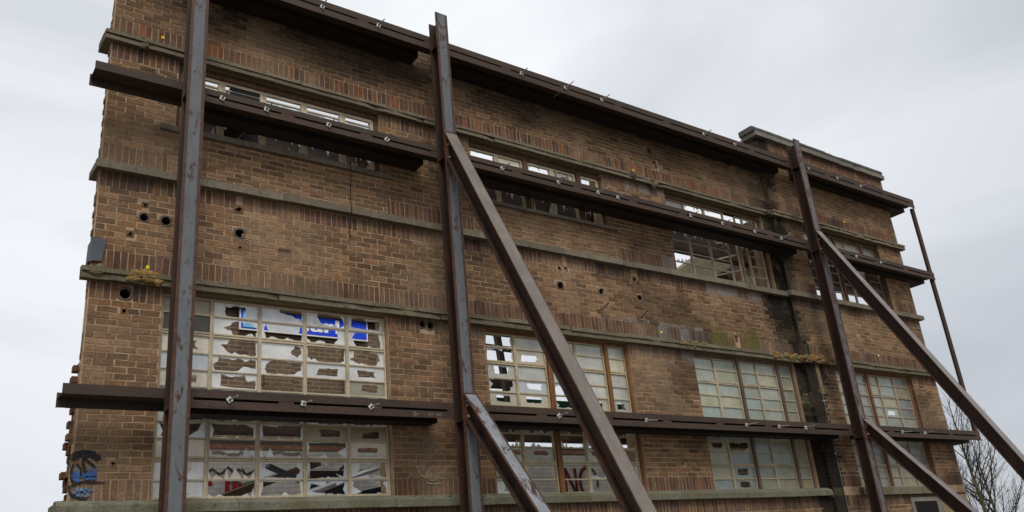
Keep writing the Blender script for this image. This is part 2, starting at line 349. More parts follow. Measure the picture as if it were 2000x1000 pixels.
def slab(mb, X0, X1, Z0, Z1, y0, y1, cols, extra=(), rise=0):
    ops = [(o[0], o[1], o[2], o[3] + (rise if o[3] > 7 else 0)) for o in OPEN if o[1] > X0 and o[0] < X1] + list(extra)
    xs = sorted({X0, X1} | {v for o in ops for v in o[:2] if X0 < v < X1}); zs = sorted({Z0, Z1} | {v for o in ops for v in o[2:] if Z0 < v < Z1})
    S = [[not any(o[0] - 1e-6 <= (xs[i] + xs[i + 1]) / 2 <= o[1] and o[2] <= (zs[j] + zs[j + 1]) / 2 <= o[3] for o in ops) for j in range(len(zs) - 1)] for i in range(len(xs) - 1)]
    ok = lambda i, j: 0 <= i < len(xs) - 1 and 0 <= j < len(zs) - 1 and S[i][j]
    for i in range(len(xs) - 1):
        for j in range(len(zs) - 1):
            if not S[i][j]: continue
            a, b, c, d = xs[i], xs[i + 1], zs[j], zs[j + 1]
            nx, nz = max(1, int((b - a) / .3)), max(1, int((d - c) / .3))
            for p in range(nx):
                for q in range(nz):
                    xa, xb, za, zb = a + (b - a) * p / nx, a + (b - a) * (p + 1) / nx, c + (d - c) * q / nz, c + (d - c) * (q + 1) / nz
                    cc = tuple(stain(MORTAR, (xa + xb) / 2, (za + zb) / 2)) if cols else (.16, .10, .07)
                    mb.quad((xa, y0, za), (xb, y0, za), (xb, y0, zb), (xa, y0, zb), cc, 1)
            mb.quad((b, y1, c), (a, y1, c), (a, y1, d), (b, y1, d), (.2, .13, .09), 1)
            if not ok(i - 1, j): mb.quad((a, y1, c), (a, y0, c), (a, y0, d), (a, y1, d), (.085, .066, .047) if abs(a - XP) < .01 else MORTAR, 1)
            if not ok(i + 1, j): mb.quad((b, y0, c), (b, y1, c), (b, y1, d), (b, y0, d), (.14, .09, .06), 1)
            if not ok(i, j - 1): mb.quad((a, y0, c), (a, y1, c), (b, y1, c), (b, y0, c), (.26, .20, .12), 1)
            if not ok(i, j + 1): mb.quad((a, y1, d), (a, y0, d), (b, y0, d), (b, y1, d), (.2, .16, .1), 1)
HX = [(x - r, x + r, z - r, z + r) for x, z, r in HOLES] + [(x - r * .8, x + r * .8, z - r * .8, z + r * .8) for x, z, r in BROKEN]
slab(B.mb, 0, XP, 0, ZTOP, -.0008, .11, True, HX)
slab(B.mb, .10, XP, 0, ZTOP - .03, .1102, .35, False, HX, .05)
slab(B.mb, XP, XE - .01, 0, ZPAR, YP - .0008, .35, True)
# ragged top of the main wall
for x in np.arange(0.1, XP - .2, .2225):
    if rng.random() < .55:
        h = .07 * rng.integers(1, 3); B.mb.box(x, x + .21, 0.0, .1, ZTOP + .002, ZTOP + h, tuple(stain(STRETCH[1], x, 9.3)), 0)
wall = B.mb.build('brick_wall', [M['brick'], M['mortar']], facade, fix=False)
# pale render fillet down the far right corner
fl = MB()
for i in range(40):
    z = i * .2537; w = .03 + .012 * vnoise(1, z, 2, 4); fl.box(XE - .012, XE + w, YP + .004, .34, z, z + .2535, tuple(np.array((.30, .30, .29)) * rng.uniform(.75, 1.1)))
fl.build('corner_fillet', M['mortar'], facade)

# stone bands: profile in (y, z), run along X with a little waviness, joints and chips
def stone_run(name, segs, prof, ret=None, joint=1.15, col=(.175, .152, .105), stuff='concrete'):
    mb = MB()
    for x0, x1, dy in segs:
        x = x0
        while x < x1 - .01:
            e = min(x1, x + joint * rng.uniform(.85, 1.15)); e = x1 if x1 - e < .35 else e
            n = max(1, int((e - x) / .16)); c = np.array(col) * rng.uniform(.8, 1.15); dz = rng.normal(0, .003)
            st = []
            for k in range(n + 1):
                px = x + .003 + (e - x - .006) * k / n; chip = rng.uniform(0, .006) + (.02 if rng.random() < .05 else 0)
                st.append([(px, y + dy + (chip if y < -.03 else 0) + rng.normal(0, .001), z + dz + rng.normal(0, .0012)) for y, z in prof])
            m = len(prof)
            for k in range(n):
                mb.add(st[k] + st[k + 1], [(i, (i + 1) % m, m + (i + 1) % m, m + i) for i in range(m)] + ([tuple(range(m))] if k == 0 else []) + ([tuple(range(m, 2 * m))[::-1]] if k == n - 1 else []), tuple(c * rng.uniform(.92, 1.08)))
            x = e
    if ret:
        for (xa, xb, ya, yb, z0, z1) in ret: mb.box(xa, xb, ya, yb, z0, z1, tuple(np.array(col) * .9))
    return mb.build(name, M[stuff], facade)
P = YP
lo = [(-.100, 5.148), (.02, 5.148), (.02, 5.214), (-.100, 5.214)]; up_ = [(-.120, 5.222), (.02, 5.222), (.02, 5.300), (-.02, 5.296), (-.105, 5.284), (-.120, 5.276)]
for nm, prf in (('lower_cornice', [(y, z) for y, z in lo]), ('lower_cornice', up_)):
    stone_run(nm, [(-.10, 12.72, 0), (12.62, 17.62, P)], prf)
bk = MB()
for xa, xb, d in ((-.08, 12.7, 0), (12.66, 17.56, P)): bk.box(xa, xb, -.088 + d, .01 + d, 5.212, 5.224, (.03, .027, .02))
for xa, xb, d in ((-.07, 12.7, 0), (12.66, 17.56, P)): bk.box(xa, xb, -.076 + d, .01 + d, 8.316, 8.328, (.03, .027, .02))
bk.build('shadow_joint', M['concrete'], facade)
stone_run('string_course', [(-.05, 12.72, 0), (12.62, 17.60, P)], [(-.10, 6.508), (.02, 6.508), (.02, 6.622), (-.03, 6.618), (-.10, 6.605)], ret=[(-.05, .03, .03, .33, 6.509, 6.6)], stuff='stone', col=(.195, .166, .122))
for prf in ([(-.09, 8.263), (.02, 8.263), (.02, 8.318), (-.09, 8.318)], [(-.105, 8.326), (.02, 8.326), (.02, 8.392), (-.03, 8.386), (-.105, 8.374)]):
    stone_run('upper_cornice', [(-.09, 12.72, 0), (12.62, 17.62, P)], prf, ret=[(-.09, .03, .03, .3, prf[0][1] + .002, prf[2][1] - .004)], stuff='stone', col=(.185, .152, .105))
stone_run('lower_sill', [(-.12, 12.71, 0)], [(-.10, 2.655), (.10, 2.655), (.10, 2.80), (.0, 2.802), (-.09, 2.752), (-.10, 2.742)], ret=[(-.12, .03, .105, .34, 2.657, 2.78)], joint=1.7, col=(.17, .165, .12))
stone_run('lower_sill', [(13.55, 16.62, P)], [(-.09, 2.635), (.12, 2.635), (.12, 2.79), (-.02, 2.79), (-.09, 2.765)], col=(.2, .19, .13))
for (a, b, c, d), xo in zip(UP[:2], ((.62, 3.80), (5.1, 8.22))):
    stone_run('upper_sill', [(xo[0], xo[1], 0)], [(-.06, 7.165 + (c - 7.18) * .6), (.09, 7.165 + (c - 7.18) * .6), (.09, c + .03), (-.02, c + .05), (-.06, c + .035)], joint=.9, col=(.19, .165, .125), stuff='stone')
# lintel soffits (tan render) over every opening
for a, b, c, d in OPEN:
    lt = MB(); q = d + .046 if d > 7 else d - .004
    lt.box(a + .003, b - .003, (.112 if d > 7 else (P if a > 13 else 0) + .02), .345, q, q + .03, (.30, .215, .12)); lt.build('lintel_soffit', M['plain'], facade)
# parapet coping of the end bay: two stone courses, the upper with a rolled nose
cp = [(-.10, 10.127), (.30, 10.127), (.30, 10.232), (-.10, 10.232)]
stone_run('parapet_coping', [(12.60, 17.55, P)], cp, joint=1.3, col=(.20, .185, .155), stuff='stone')
stone_run('parapet_coping', [(12.55, 17.48, P)], [(-.085, 10.232), (.30, 10.232), (.30, 10.355), (-.02, 10.355), (-.085, 10.335), (-.105, 10.30), (-.105, 10.268)], joint=1.3, col=(.12, .115, .105), stuff='stone')
# small vent opening low in the end bay
vf = MB(); vf.box(15.22, 16.38, P - .022, P + .03, 2.49, 2.575, (.22, .20, .16)); vf.box(15.22, 15.34, P - .020, P + .03, 1.7, 2.488, (.2, .18, .14)); vf.box(16.19, 16.38, P - .020, P + .03, 1.7, 2.488, (.2, .18, .14))
vf.box(15.342, 16.188, P - .0135, P + .02, 1.7, 2.487, (.012, .010, .008)); vf.build('basement_vent', M['mortar'], facade)
# buff render over the bricks beside it
for q in ((16.40, 17.48, P - .012, P + .01, 1.2, 2.60, (.27, .19, .12)), (13.0, 13.12, P - .008, P + .01, 4.55, 5.14, (.25, .165, .085))): rd = MB(); rd.box(*q); rd.build('render_patch', M['mortar'], facade)

# service pipes left in the wall
for x, z, r in HOLES:
    p = MB(); n = 18; t_ = [2 * math.pi * i / n for i in range(n)]
    outer = [(x + r * 1.36 * max(-1, min(1, 1.2 * math.cos(a))) * 1.0, .003, z + r * 1.36 * max(-1, min(1, 1.2 * math.sin(a)))) for a in t_]
    lip = [(x + r * math.cos(a), -.010 + .004 * math.sin(3 * a + x), z + r * math.sin(a)) for a in t_]; inn = [(x + r * .84 * math.cos(a), -.008, z + r * .84 * math.sin(a)) for a in t_]
    deep = [(x + r * .84 * math.cos(a), .30, z + r * .84 * math.sin(a)) for a in t_]
    f = [(i + k * n, (i + 1) % n + k * n, (i + 1) % n + (k + 1) * n, i + (k + 1) * n) for k in range(3) for i in range(n)]
    pale = (.30, .25, .18) if x > 7 else (.13, .105, .08)
    p.add(outer + lip + inn + deep, f[:n], (.14, .10, .07)); p.add(outer + lip + inn + deep, f[n:2 * n], pale); p.add(outer + lip + inn + deep, f[2 * n:], (.06, .045, .035)); p.add(deep, [tuple(range(n))], (.008, .007, .006))
    p.build('pipe_sleeve', M['mortar'], facade, fix=False)
for x, z, r in BROKEN:                                                    # ragged mouths of the knocked-out holes
    p = MB(); n = 15; h_ = r * 1.25; I = []
    for i in range(n): a = 2 * math.pi * i / n; k = r * rng.uniform(.35, .95) * (1 if r < .06 or math.sin(a) > -.9 else 1.1); I.append((x + k * math.cos(a), z + k * math.sin(a)))
    O = [(x - h_, z - h_), (x + h_, z - h_), (x + h_, z + h_), (x - h_, z + h_)]; tri = tessellate_polygon([[Vector((a, b, 0)) for a, b in O], [Vector((a, b, 0)) for a, b in I]])
    cc = stain(STRETCH[rng.integers(7)], x, z) * (1.25 if x > 6 else .9)
    p.add([(a, -.004, b) for a, b in O] + [(a, -.007 + rng.uniform(-.004, .002), b) for a, b in I], [tuple(t_) for t_ in tri], tuple(cc)); p.add([(a, -.006, b) for a, b in I] + [(a, .09, b) for a, b in I], [(i, (i + 1) % n, n + (i + 1) % n, n + i) for i in range(n)], tuple(cc * .8))
    p.build('broken_hole', M['rubble'], facade, fix=False)
for x, z in ((.446, 7.997), (2.228, 5.851), (4.441, 7.952), (8.816, 7.974), (11.051, 5.85)):   # perforated air bricks
    p = MB(); p.box(x - .11, x + .11, -.006, .003, z - .034, z + .034, (.20, .125, .07))
    for i in range(7):
        for j in range(2): p.box(x - .085 + i * .0245, x - .070 + i * .0245, -.0085, -.004, z - .022 + j * .026, z - .004 + j * .026, (.012, .009, .007))
    p.build('air_brick', M['mortar'], facade)
def lump(name, x, z, w, h, n, col, yy=0., m='rubble'):
    p = MB()
    for i in range(n):
        cx, cz = x + rng.uniform(-w, w) / 2, z + rng.uniform(-h, h) / 2; r = rng.uniform(.25, .85) * h * .5
        bm = bmesh.new(); bmesh.ops.create_icosphere(bm, subdivisions=2, radius=1)
        vs = [(cx + v.co.x * r * 1.5 * (1 + .35 * rng.normal()), yy + .012 + v.co.y * .03, cz + v.co.z * r * (1 + .25 * rng.normal())) for v in bm.verts]
        p.add(vs, [tuple(v.index for v in f.verts) for f in bm.faces], tuple(np.array(col) * rng.uniform(.7, 1.2))); bm.free()
    return p.build(name, M[m], facade, smooth=False)
FOAM = (.30, .185, .065)
lump('expanding_foam', .55, 5.225, .30, .11, 20, FOAM, -.105); lump('expanding_foam', 9.62, 5.235, .75, .09, 13, (.24, .165, .06), -.11); lump('expanding_foam', 12.25, 5.235, 1.0, .10, 26, FOAM, -.115)
lump('expanding_foam', 12.95, 5.245, .75, .12, 22, FOAM, -.21); lump('expanding_foam', 13.45, 5.18, .35, .10, 8, FOAM, -.20); lump('mortar_lump', .08, 5.24, .16, .10, 10, (.17, .145, .08), -.10)
lump('mortar_lump', .37, 8.32, .12, .12, 6, (.17, .15, .10), -.095); lump('mortar_lump', 9.30, 8.32, .10, .13, 6, (.17, .13, .07), -.10); lump('mortar_lump', 8.72, 8.34, .10, .13, 6, (.10, .075, .05), -.10)
lump('mortar_lump', 17.25, 5.2, .4, .10, 8, (.2, .16, .07), -.20); lump('mortar_lump', 12.60, 8.33, .16, .10, 8, (.13, .10, .06), -.13); lump('mortar_lump', 4.7, 2.77, .6, .05, 9, (.13, .12, .05), -.06)
# hooks left sticking out of the wall
for x, z in ((7.62, 5.70), (8.50, 5.66)):
    hk = MB()
    q = [(x - .12, -.03, z - .06), (x - .02, -.05, z - .02), (x + .02, -.08, z + .03), (x + .05, -.12, z + .07)]
    for a, b in zip(q[:-1], q[1:]): hk.tube(a, b, .011, n=6, col=(.03, .02, .016))
    hk.build('iron_hook', M['steel'], facade)

# ------------------------------------------------------------------ windows
def rect_pt(a, cx, cz, hw, hh):
    c, s_ = math.cos(a), math.sin(a); k = min(hw / abs(c) if abs(c) > 1e-6 else 9e9, hh / abs(s_) if abs(s_) > 1e-6 else 9e9); return (cx + c * k, cz + s_ * k)
def cut_pane(mb, x0, x1, z0, z1, y, hole, tint, seed):
    r_ = random.Random(seed); q = []
    for (a, b), (c, d) in zip(hole, hole[1:] + hole[:1]):                  # splinter the straight runs a little
        q.append((a, b))
        for k in (1, 2): f = k / 3 + r_.uniform(-.1, .1); q.append((a + (c - a) * f + r_.uniform(-.018, .018), b + (d - b) * f + r_.uniform(-.05, .05)))
    q = [(min(.985, max(.015, a)), min(.97, max(.03, b))) for a, b in q]
    O = [(x0, y, z0), (x1, y, z0), (x1, y, z1), (x0, y, z1)]; I = [(x0 + a * (x1 - x0), y, z0 + b * (z1 - z0)) for a, b in q]
    tri = tessellate_polygon([[Vector((p[0], p[2], 0)) for p in O], [Vector((p[0], p[2], 0)) for p in I]]); mb.add(O + I, [tuple(t_) for t_ in tri], tint)
def pane(mb, x0, x1, z0, z1, y, st, tint, seed):
    r_ = random.Random(seed); cx, cz, hw, hh = (x0 + x1) / 2, (z0 + z1) / 2, (x1 - x0) / 2, (z1 - z0) / 2
    fk = r_.uniform(.78, 1.10); wm = r_.choice([0, 0, .10, -.06]); t = (tint[0] * fk * (1 + wm), tint[1] * fk, tint[2] * fk * (1 - 1.6 * wm)); Y = lambda: y
    if st == 'E': return
    if st == 'W': mb.quad((x0, y, z0), (x1, y, z0), (x1, y, z1), (x0, y, z1), t); return
    if st in 'BH':
        n = 20 if st == 'B' else 15; px, pz = (cx + r_.uniform(-.3, .3) * hw, cz + r_.uniform(-.25, .25) * hh)
        base = sorted([2 * math.pi * (i + r_.uniform(-.3, .3)) / n for i in range(n)] + [math.atan2(sz * hh + cz - pz, sx * hw + cx - px) % (2 * math.pi) for sx in (-1, 1) for sz in (-1, 1)])
        lo_, hi_ = ((.80, .99) if st == 'B' else (.30, .66)); O = []; I = []; prev = r_.uniform(lo_, hi_)
        for a in base:
            c, s_ = math.cos(a), math.sin(a)
            kx = ((x1 - px) / c if c > 1e-6 else (x0 - px) / c if c < -1e-6 else 9e9); kz = ((z1 - pz) / s_ if s_ > 1e-6 else (z0 - pz) / s_ if s_ < -1e-6 else 9e9); k = min(kx, kz)
            prev = (.2 * prev + .8 * r_.uniform(lo_, hi_) - (r_.uniform(.15, .45) if r_.random() < .22 else 0)) if st == 'B' else .6 * prev + .4 * r_.uniform(lo_, hi_); prev = max(.12, min(.995, prev))
            O.append((px + c * k, y, pz + s_ * k)); q = prev if st == 'B' else prev * min(1, .9 * max(hw, hh) / k + .25); I.append((px + c * k * q, y, pz + s_ * k * q))
        m = len(base); mb.add(O + I, [(i, (i + 1) % m, m + (i + 1) % m, m + i) for i in range(m)], t); return
    if st in 'CTS':   # teeth: C bottom edge, T top edge, S both
        for edge in ({'C': 'b', 'T': 't', 'S': 'bt'}[st]):
            x = x0; e = z0 if edge == 'b' else z1; d = 1 if edge == 'b' else -1
            while x < x1 - .01:
                w = min(x1 - x, r_.uniform(.04, .15)); h = r_.choice([.01, .02, .05, .09, .12]) * (z1 - z0) / .2
                mb.add([(x, y, e), (x + w, y, e), (x + w * r_.uniform(.2, .8), y, e + d * min(h, (z1 - z0) * .7))], [(0, 1, 2)], t); x += w
CREAM = (.54, .45, .31)
def window(xl, zl, states, y, tint, steel_col, timber=None, posts=(), dbl=.055, thin=.018, thick=.05, drop=None, thickrows=(), cuts={}, e=.022):
    """xl: list of (x0, x1) columns; zl: z lines from top to bottom; states: one string per row"""
    f = MB(); x0, x1 = xl[0][0], xl[-1][1]; zt, zb = zl[0], zl[-1]; c = lambda: tuple(np.array(steel_col) * rng.uniform(.9, 1.1))
    for i, (a, b) in enumerate(xl):                                        # a steel casement in every column
        f.box(a + .001, a + e, y - .02, y + .02, zb, zt, c()); f.box(b - e, b - .001, y - .02, y + .02, zb, zt, c())
        f.box(a + e, b - e, y - .02, y + .02, zt - e, zt, c()); f.box(a + e, b - e, y - .02, y + .02, zb, zb + e, c())
        for j, z in enumerate(zl[1:-1]):
            if (j + 1) in thickrows:
                f.box(a + e, b - e, y - .024, y + .02, z + .004, z + thick / 2, c()); f.box(a + e, b - e, y - .021, y + .02, z - thick / 2, z - .004, c())
            elif not (drop and (i, j + 1) in drop): f.box(a + e, b - e, y - .014, y + .014, z - thin / 2, z + thin / 2, c())
    w = f.build('window', M['paint'], facade)
    if timber:
        t = MB(); tc_ = lambda: tuple(np.array(timber) * rng.uniform(.8, 1.15)); h_ = .05
        t.box(x0 - h_, x1 + h_, y - .05, y + .05, zt + .002, zt + h_ + .01, tc_()); t.box(x0 - h_, x0 - .001, y - .048, y + .05, zb, zt, tc_()); t.box(x1 + .001, x1 + h_, y - .048, y + .05, zb, zt, tc_())
        t.box(x0 - h_, x1 + h_, y - .06, y + .05, zb - .03, zb - .001, tuple(np.array((.16, .13, .10)) * rng.uniform(.8, 1.1)))
        for a, b in posts: t.box(a, b, y - .055, y + .05, zb, zt, tc_())
        t.build('timber_frame', M['wood'], w)
    g = MB()
    for j, row in enumerate(states):
        for i, st in enumerate(row):
            a, b = xl[i]; tt = tint[i] if isinstance(tint, list) else tint
            if (i, j) in cuts: cut_pane(g, a + .02, b - .02, zl[j + 1] + .008, zl[j] - .008, y + .004, cuts[(i, j)], tt, i * 9 + j); continue
            if st == 'w': st = 'W'; tt = (.36, .33, .26)
            if st == 'd': st = 'H'; tt = (.44, .42, .30)
            if st == 'k': st = 'W'; tt = (.10, .08, .06)
            pane(g, a + .02, b - .02, zl[j + 1] + .008, zl[j] - .008, y + .004, st, tt, 1000 + i * 31 + j * 7 + int(a * 100))
    if g.v: g.build('glazing', M['glass'], w, fix=False)
    return w
ZG = [5.12, 4.915, 4.68, 4.45, 4.25, 4.05, 3.86, 3.66, 3.47, 3.245, 3.015, 2.815]
WHT = (.96, .97, .94)
window([(.80, 1.375), (1.375, 1.955), (1.955, 2.535), (2.535, 3.11), (3.11, 3.66)], ZG, ['wHHHH', 'kHBBB', 'HBHSB', 'WBBHH', 'HBEEd', 'BBBBB', 'BBBBB', 'BBBdd', 'WCCBH', 'HCBBB', 'HCBBB'], .10, WHT, CREAM, thickrows=(2, 9), cuts={
    (1, 0): [(.25, .76), (.37, .65), (.46, .83), (.69, .78), (.72, .6), (.72, .12), (.55, .06), (.27, .10)],
    (1, 1): [(.22, .45), (.38, .62), (.46, .85), (.78, .88), (.97, .62), (.97, .06), (.86, .28), (.66, .05), (.44, .12), (.40, .35)],
    (2, 0): [(.42, .74), (.44, .92), (.97, .92), (.97, .2), (.90, .40), (.60, .60)],
    (2, 1): [(.07, .70), (.13, .90), (.17, .55), (.55, .50), (.90, .55), (.93, .9), (.98, .9), (.97, .12), (.82, .06), (.62, .24), (.46, .06), (.28, .22), (.12, .1)],
    (3, 0): [(.28, .72), (.33, .93), (.88, .88), (.97, .50), (.97, .10), (.84, .06), (.74, .26), (.60, .10), (.38, .28)],
    (3, 1): [(.03, .92), (.80, .95), (.84, .5), (.72, .08), (.55, .10), (.38, .25), (.18, .10), (.03, .3)],
    (4, 0): [(.10, .85), (.10, .25), (.5, .15), (.90, .12), (.93, .85), (.52, .72), (.48, .9)],
    (4, 1): [(.12, .50), (.2, .95), (.88, .95), (.92, .1), (.72, .06), (.60, .2), (.4, .10), (.25, .08)],
    (1, 2): [(.18, .55), (.32, .62), (.40, .93), (.95, .93), (.97, .06), (.6, .06), (.50, .2), (.42, .08), (.34, .18)],
    (2, 2): [(.70, .45), (.76, .62), (.82, .88), (.95, .80), (.96, .45), (.88, .2), (.76, .30)],
    (3, 2): [(.03, .95), (.97, .92), (.97, .18), (.85, .05), (.3, .05), (.22, .2), (.12, .12), (.08, .3), (.03, .2)],
    (4, 2): [(.05, .35), (.16, .5), (.18, .93), (.60, .93), (.85, .75), (.9, .4), (.78, .05), (.45, .1), (.2, .15)],
    (1, 3): [(.03, .45), (.12, .6), (.15, .93), (.45, .78), (.56, .95), (.72, .72), (.85, .93), (.97, .85), (.97, .3), (.7, .4), (.55, .06), (.06, .06)],
    (2, 3): [(.10, .35), (.16, .75), (.26, .95), (.97, .95), (.97, .42), (.8, .12), (.6, .05), (.14, .08)],
    (1, 4): [(.2, .9), (.45, .75), (.72, .93), (.80, .5), (.97, .6), (.97, .05), (.2, .15)]})
window([(5.28, 5.815), (5.815, 6.39), (6.48, 7.0), (7.0, 7.59), (7.66, 8.05)], [z - .02 for z in ZG], ['BWWWW', 'BHWWW', 'HWWWW', 'BHBWW', 'HHBHH', 'BBBHB', 'SSSSS', 'CCCBB', 'BdEBB', 'EEEBW', 'HEEEW'], .10, (.66, .645, .56), (.48, .40, .25), (.19, .085, .034), ((6.39, 6.48), (7.59, 7.66)), thickrows=(2, 9))
GRN = [(.47, .50, .41), (.44, .48, .40), (.42, .45, .36), (.45, .47, .38), (.40, .39, .30)]
window([(9.68, 10.235), (10.235, 10.83), (10.90, 11.40), (11.40, 11.98), (12.05, 12.42)], [z - .03 for z in ZG], ['WWWWW', 'WWWWW', 'WWWWW', 'WWWWW', 'WWWWW', 'BBWWW', 'HHWHW', 'HBWWW', 'WWWWW', 'WHWWW', 'WHWWW'], .10, GRN, (.44, .37, .25), (.14, .10, .075), ((10.83, 10.90), (11.98, 12.05)), thickrows=(2, 9))
DRT = [(.46, .44, .36), (.42, .42, .36), (.45, .44, .36), (.44, .45, .37), (.38, .37, .30)]
window([(13.71, 14.27), (14.27, 14.84), (14.92, 15.31), (15.31, 15.89), (15.89, 16.46)], [z - .03 for z in ZG], ['WWWWW', 'WWWWW', 'WWWWW', 'WWWHW', 'WWWWW', 'WWWWW', 'WHWWH', 'WWWWW', 'WHWWW', 'WWWWW', 'WWWWW'], .02, DRT, (.38, .31, .21), (.17, .08, .042), ((14.84, 14.92),), thickrows=(2, 9))
DK = (.13, .072, .042)
window([(.87, 1.385), (1.385, 1.945), (1.945, 2.53), (2.53, 3.11), (3.11, 3.60)], [8.17, 8.055, 7.62, 7.27], ['TTTTT', 'BBBBB', 'STSTS'], .10, WHT, (.66, .55, .39), DK, (), thickrows=(), e=.045)
window([(5.27, 5.80), (5.80, 6.33), (6.42, 6.94), (6.94, 7.47), (7.57, 8.0)], [8.15, 8.0, 7.62, 7.24], ['TWTWT', 'BHBdB', 'STSTS'], .10, (.72, .72, .66), (.62, .52, .36), DK, ((6.33, 6.42), (7.47, 7.57)), e=.04)
ZU = [8.15, 7.98, 7.76, 7.545, 7.325, 7.105, 6.885, 6.64]
window([(9.63, 10.18), (10.18, 10.75), (10.75, 11.32), (11.66, 11.90), (11.90, 12.36)], ZU, ['wTTTT', 'EEEEE', 'EEEEE', 'TTTTE', 'EEEEE', 'CEEEE', 'EEEEE'], .10, (.7, .7, .62), (.40, .335, .24), DK, (), drop={(3, k) for k in range(1, 7)})
window([(13.71, 14.27), (14.27, 14.84), (14.92, 15.31), (15.31, 15.89), (15.98, 16.46)], ZU, ['WWWWW', 'WWBWB', 'BBBWW', 'TTTWk', 'ETBEk', 'EEEEk', 'EECCk'], .02, (.44, .40, .33), (.30, .25, .18), (.12, .055, .032), ((14.84, 14.92), (15.89, 15.98)))
# open casement swung out of the third upper window
oc = MB(); hx, hz0, hz1 = 11.62, 6.66, 7.98
dirv = Vector((-.36, .62, 0)).normalized()
def pt(u, z): return (hx + dirv.x * u, .12 + dirv.y * u, z)
for u in (0.01, .54): oc.bar(pt(u, hz0), pt(u, hz1), .03, .03, (1, 0, 0), CREAM)
for z in (hz0, hz0 + .33, hz0 + .66, hz0 + .99, hz1): oc.bar(pt(0, z), pt(.55, z), .025, .03, (0, 0, 1), CREAM)
oc.build('open_casement', M['paint'], facade)
# black louvred unit and a round extract fan in the upper strip windows
lv = MB(); lv.box(1.50, 1.90, .09, .30, 7.60, 8.12, (.012, .013, .014))
for i in range(13): lv.box(1.515 + i * .029, 1.53 + i * .029, .078, .089, 7.62, 8.10, (.03, .032, .034))
lv.build('vent_unit', M['plain'], facade)
fn = MB(); n = 20; ring = lambda r_, yy: [(7.18 + r_ * math.cos(2 * math.pi * i / n), yy, 7.93 + r_ * math.sin(2 * math.pi * i / n)) for i in range(n)]
fn.add(ring(.115, .07) + ring(.09, .06) + ring(.09, .10), [(i + k * n, (i + 1) % n + k * n, (i + 1) % n + (k + 1) * n, i + (k + 1) * n) for k in range(2) for i in range(n)], (.30, .25, .18)); fn.box(7.04, 7.065, .065, .09, 7.75, 8.10, (.36, .30, .2)); fn.box(7.295, 7.32, .065, .09, 7.75, 8.10, (.36, .30, .2))
fn.build('extract_fan', M['plain'], facade, fix=False)

# ------------------------------------------------------------------ paint on the brick
gr = MB(); BLK, BLU = (.012, .013, .016), (.045, .13, .34)
arc = lambda cx, cz, rx, rz, a0, a1, n=14: [(cx + rx * math.cos(R(a0 + (a1 - a0) * i / n)), cz + rz * math.sin(R(a0 + (a1 - a0) * i / n))) for i in range(n + 1)]
gr.ribbon(arc(.115, 3.20, .135, .085, 172, 4), .05, -.012, BLK); gr.ribbon([(.0, 3.20), (.06, 3.245), (.17, 3.245), (.235, 3.2)], .03, -.0125, BLK)
gr.ribbon([(.015, 3.17), (.0, 3.10), (.0, 3.02), (.03, 2.985)], .020, -.014, BLK); gr.ribbon([(.105, 3.26), (.10, 3.18), (.125, 3.11), (.13, 3.07)], .028, -.014, BLK); gr.ribbon([(.115, 3.22), (.18, 3.165), (.225, 3.13)], .026, -.014, BLK); gr.ribbon([(.04, 3.17), (.085, 3.12), (.095, 3.05)], .018, -.015, BLK)
gr.ribbon([(.0, 2.945), (.06, 2.975), (.14, 2.99), (.22, 2.985), (.32, 2.98)], .026, -.013, BLK, taper=True); gr.ribbon([(-.005, 2.95), (-.005, 2.90), (.03, 2.855), (.10, 2.825), (.17, 2.825)], .022, -.013, BLK)
gr.ribbon([(.01, 3.105), (.05, 3.115), (.09, 3.09)], .045, -.010, (.16, .17, .18)); gr.ribbon([(.15, 3.11), (.20, 3.115), (.235, 3.10)], .045, -.010, (.12, .17, .25))
gr.ribbon([(.01, 3.06), (.12, 3.055), (.24, 3.065)], .055, -.0105, BLU); gr.ribbon([(.02, 3.015), (.08, 3.01)], .045, -.0105, BLU); gr.ribbon([(.13, 3.025), (.24, 3.03)], .04, -.0105, BLU)
for x in (.075, .115, .165): gr.ribbon([(x - .01, 2.93), (x, 2.885), (x + .01, 2.845)], .030, -.0125, (.15, .24, .38))
gr.ribbon([(.03, 2.885), (.11, 2.885), (.215, 2.91)], .026, -.0125, (.15, .24, .38))
gr.build('blue_graffiti', M['spray'], facade)
wt = MB(); CH = (.33, .29, .25)
wt.ribbon([(3.95, 3.58), (4.02, 3.48), (4.05, 3.36)], .016, -.010, CH); wt.ribbon(arc(4.16, 3.42, .06, .09, 20, 330), .014, -.010, CH); wt.ribbon([(4.24, 3.55), (4.26, 3.38), (4.33, 3.30), (4.40, 3.34)], .016, -.010, CH)
wt.ribbon([(3.94, 3.21), (4.03, 3.23), (4.07, 3.18), (4.0, 3.12), (4.05, 3.05), (4.14, 3.0)], .018, -.010, CH); wt.ribbon(arc(4.22, 3.05, .07, .075, 90, 450), .016, -.010, CH); wt.ribbon([(4.12, 2.95), (4.25, 2.935), (4.36, 2.94)], .014, -.010, CH); wt.ribbon([(4.25, 3.13), (4.27, 2.98)], .014, -.010, CH)
wt.build('white_graffiti', M['spray'], facade)

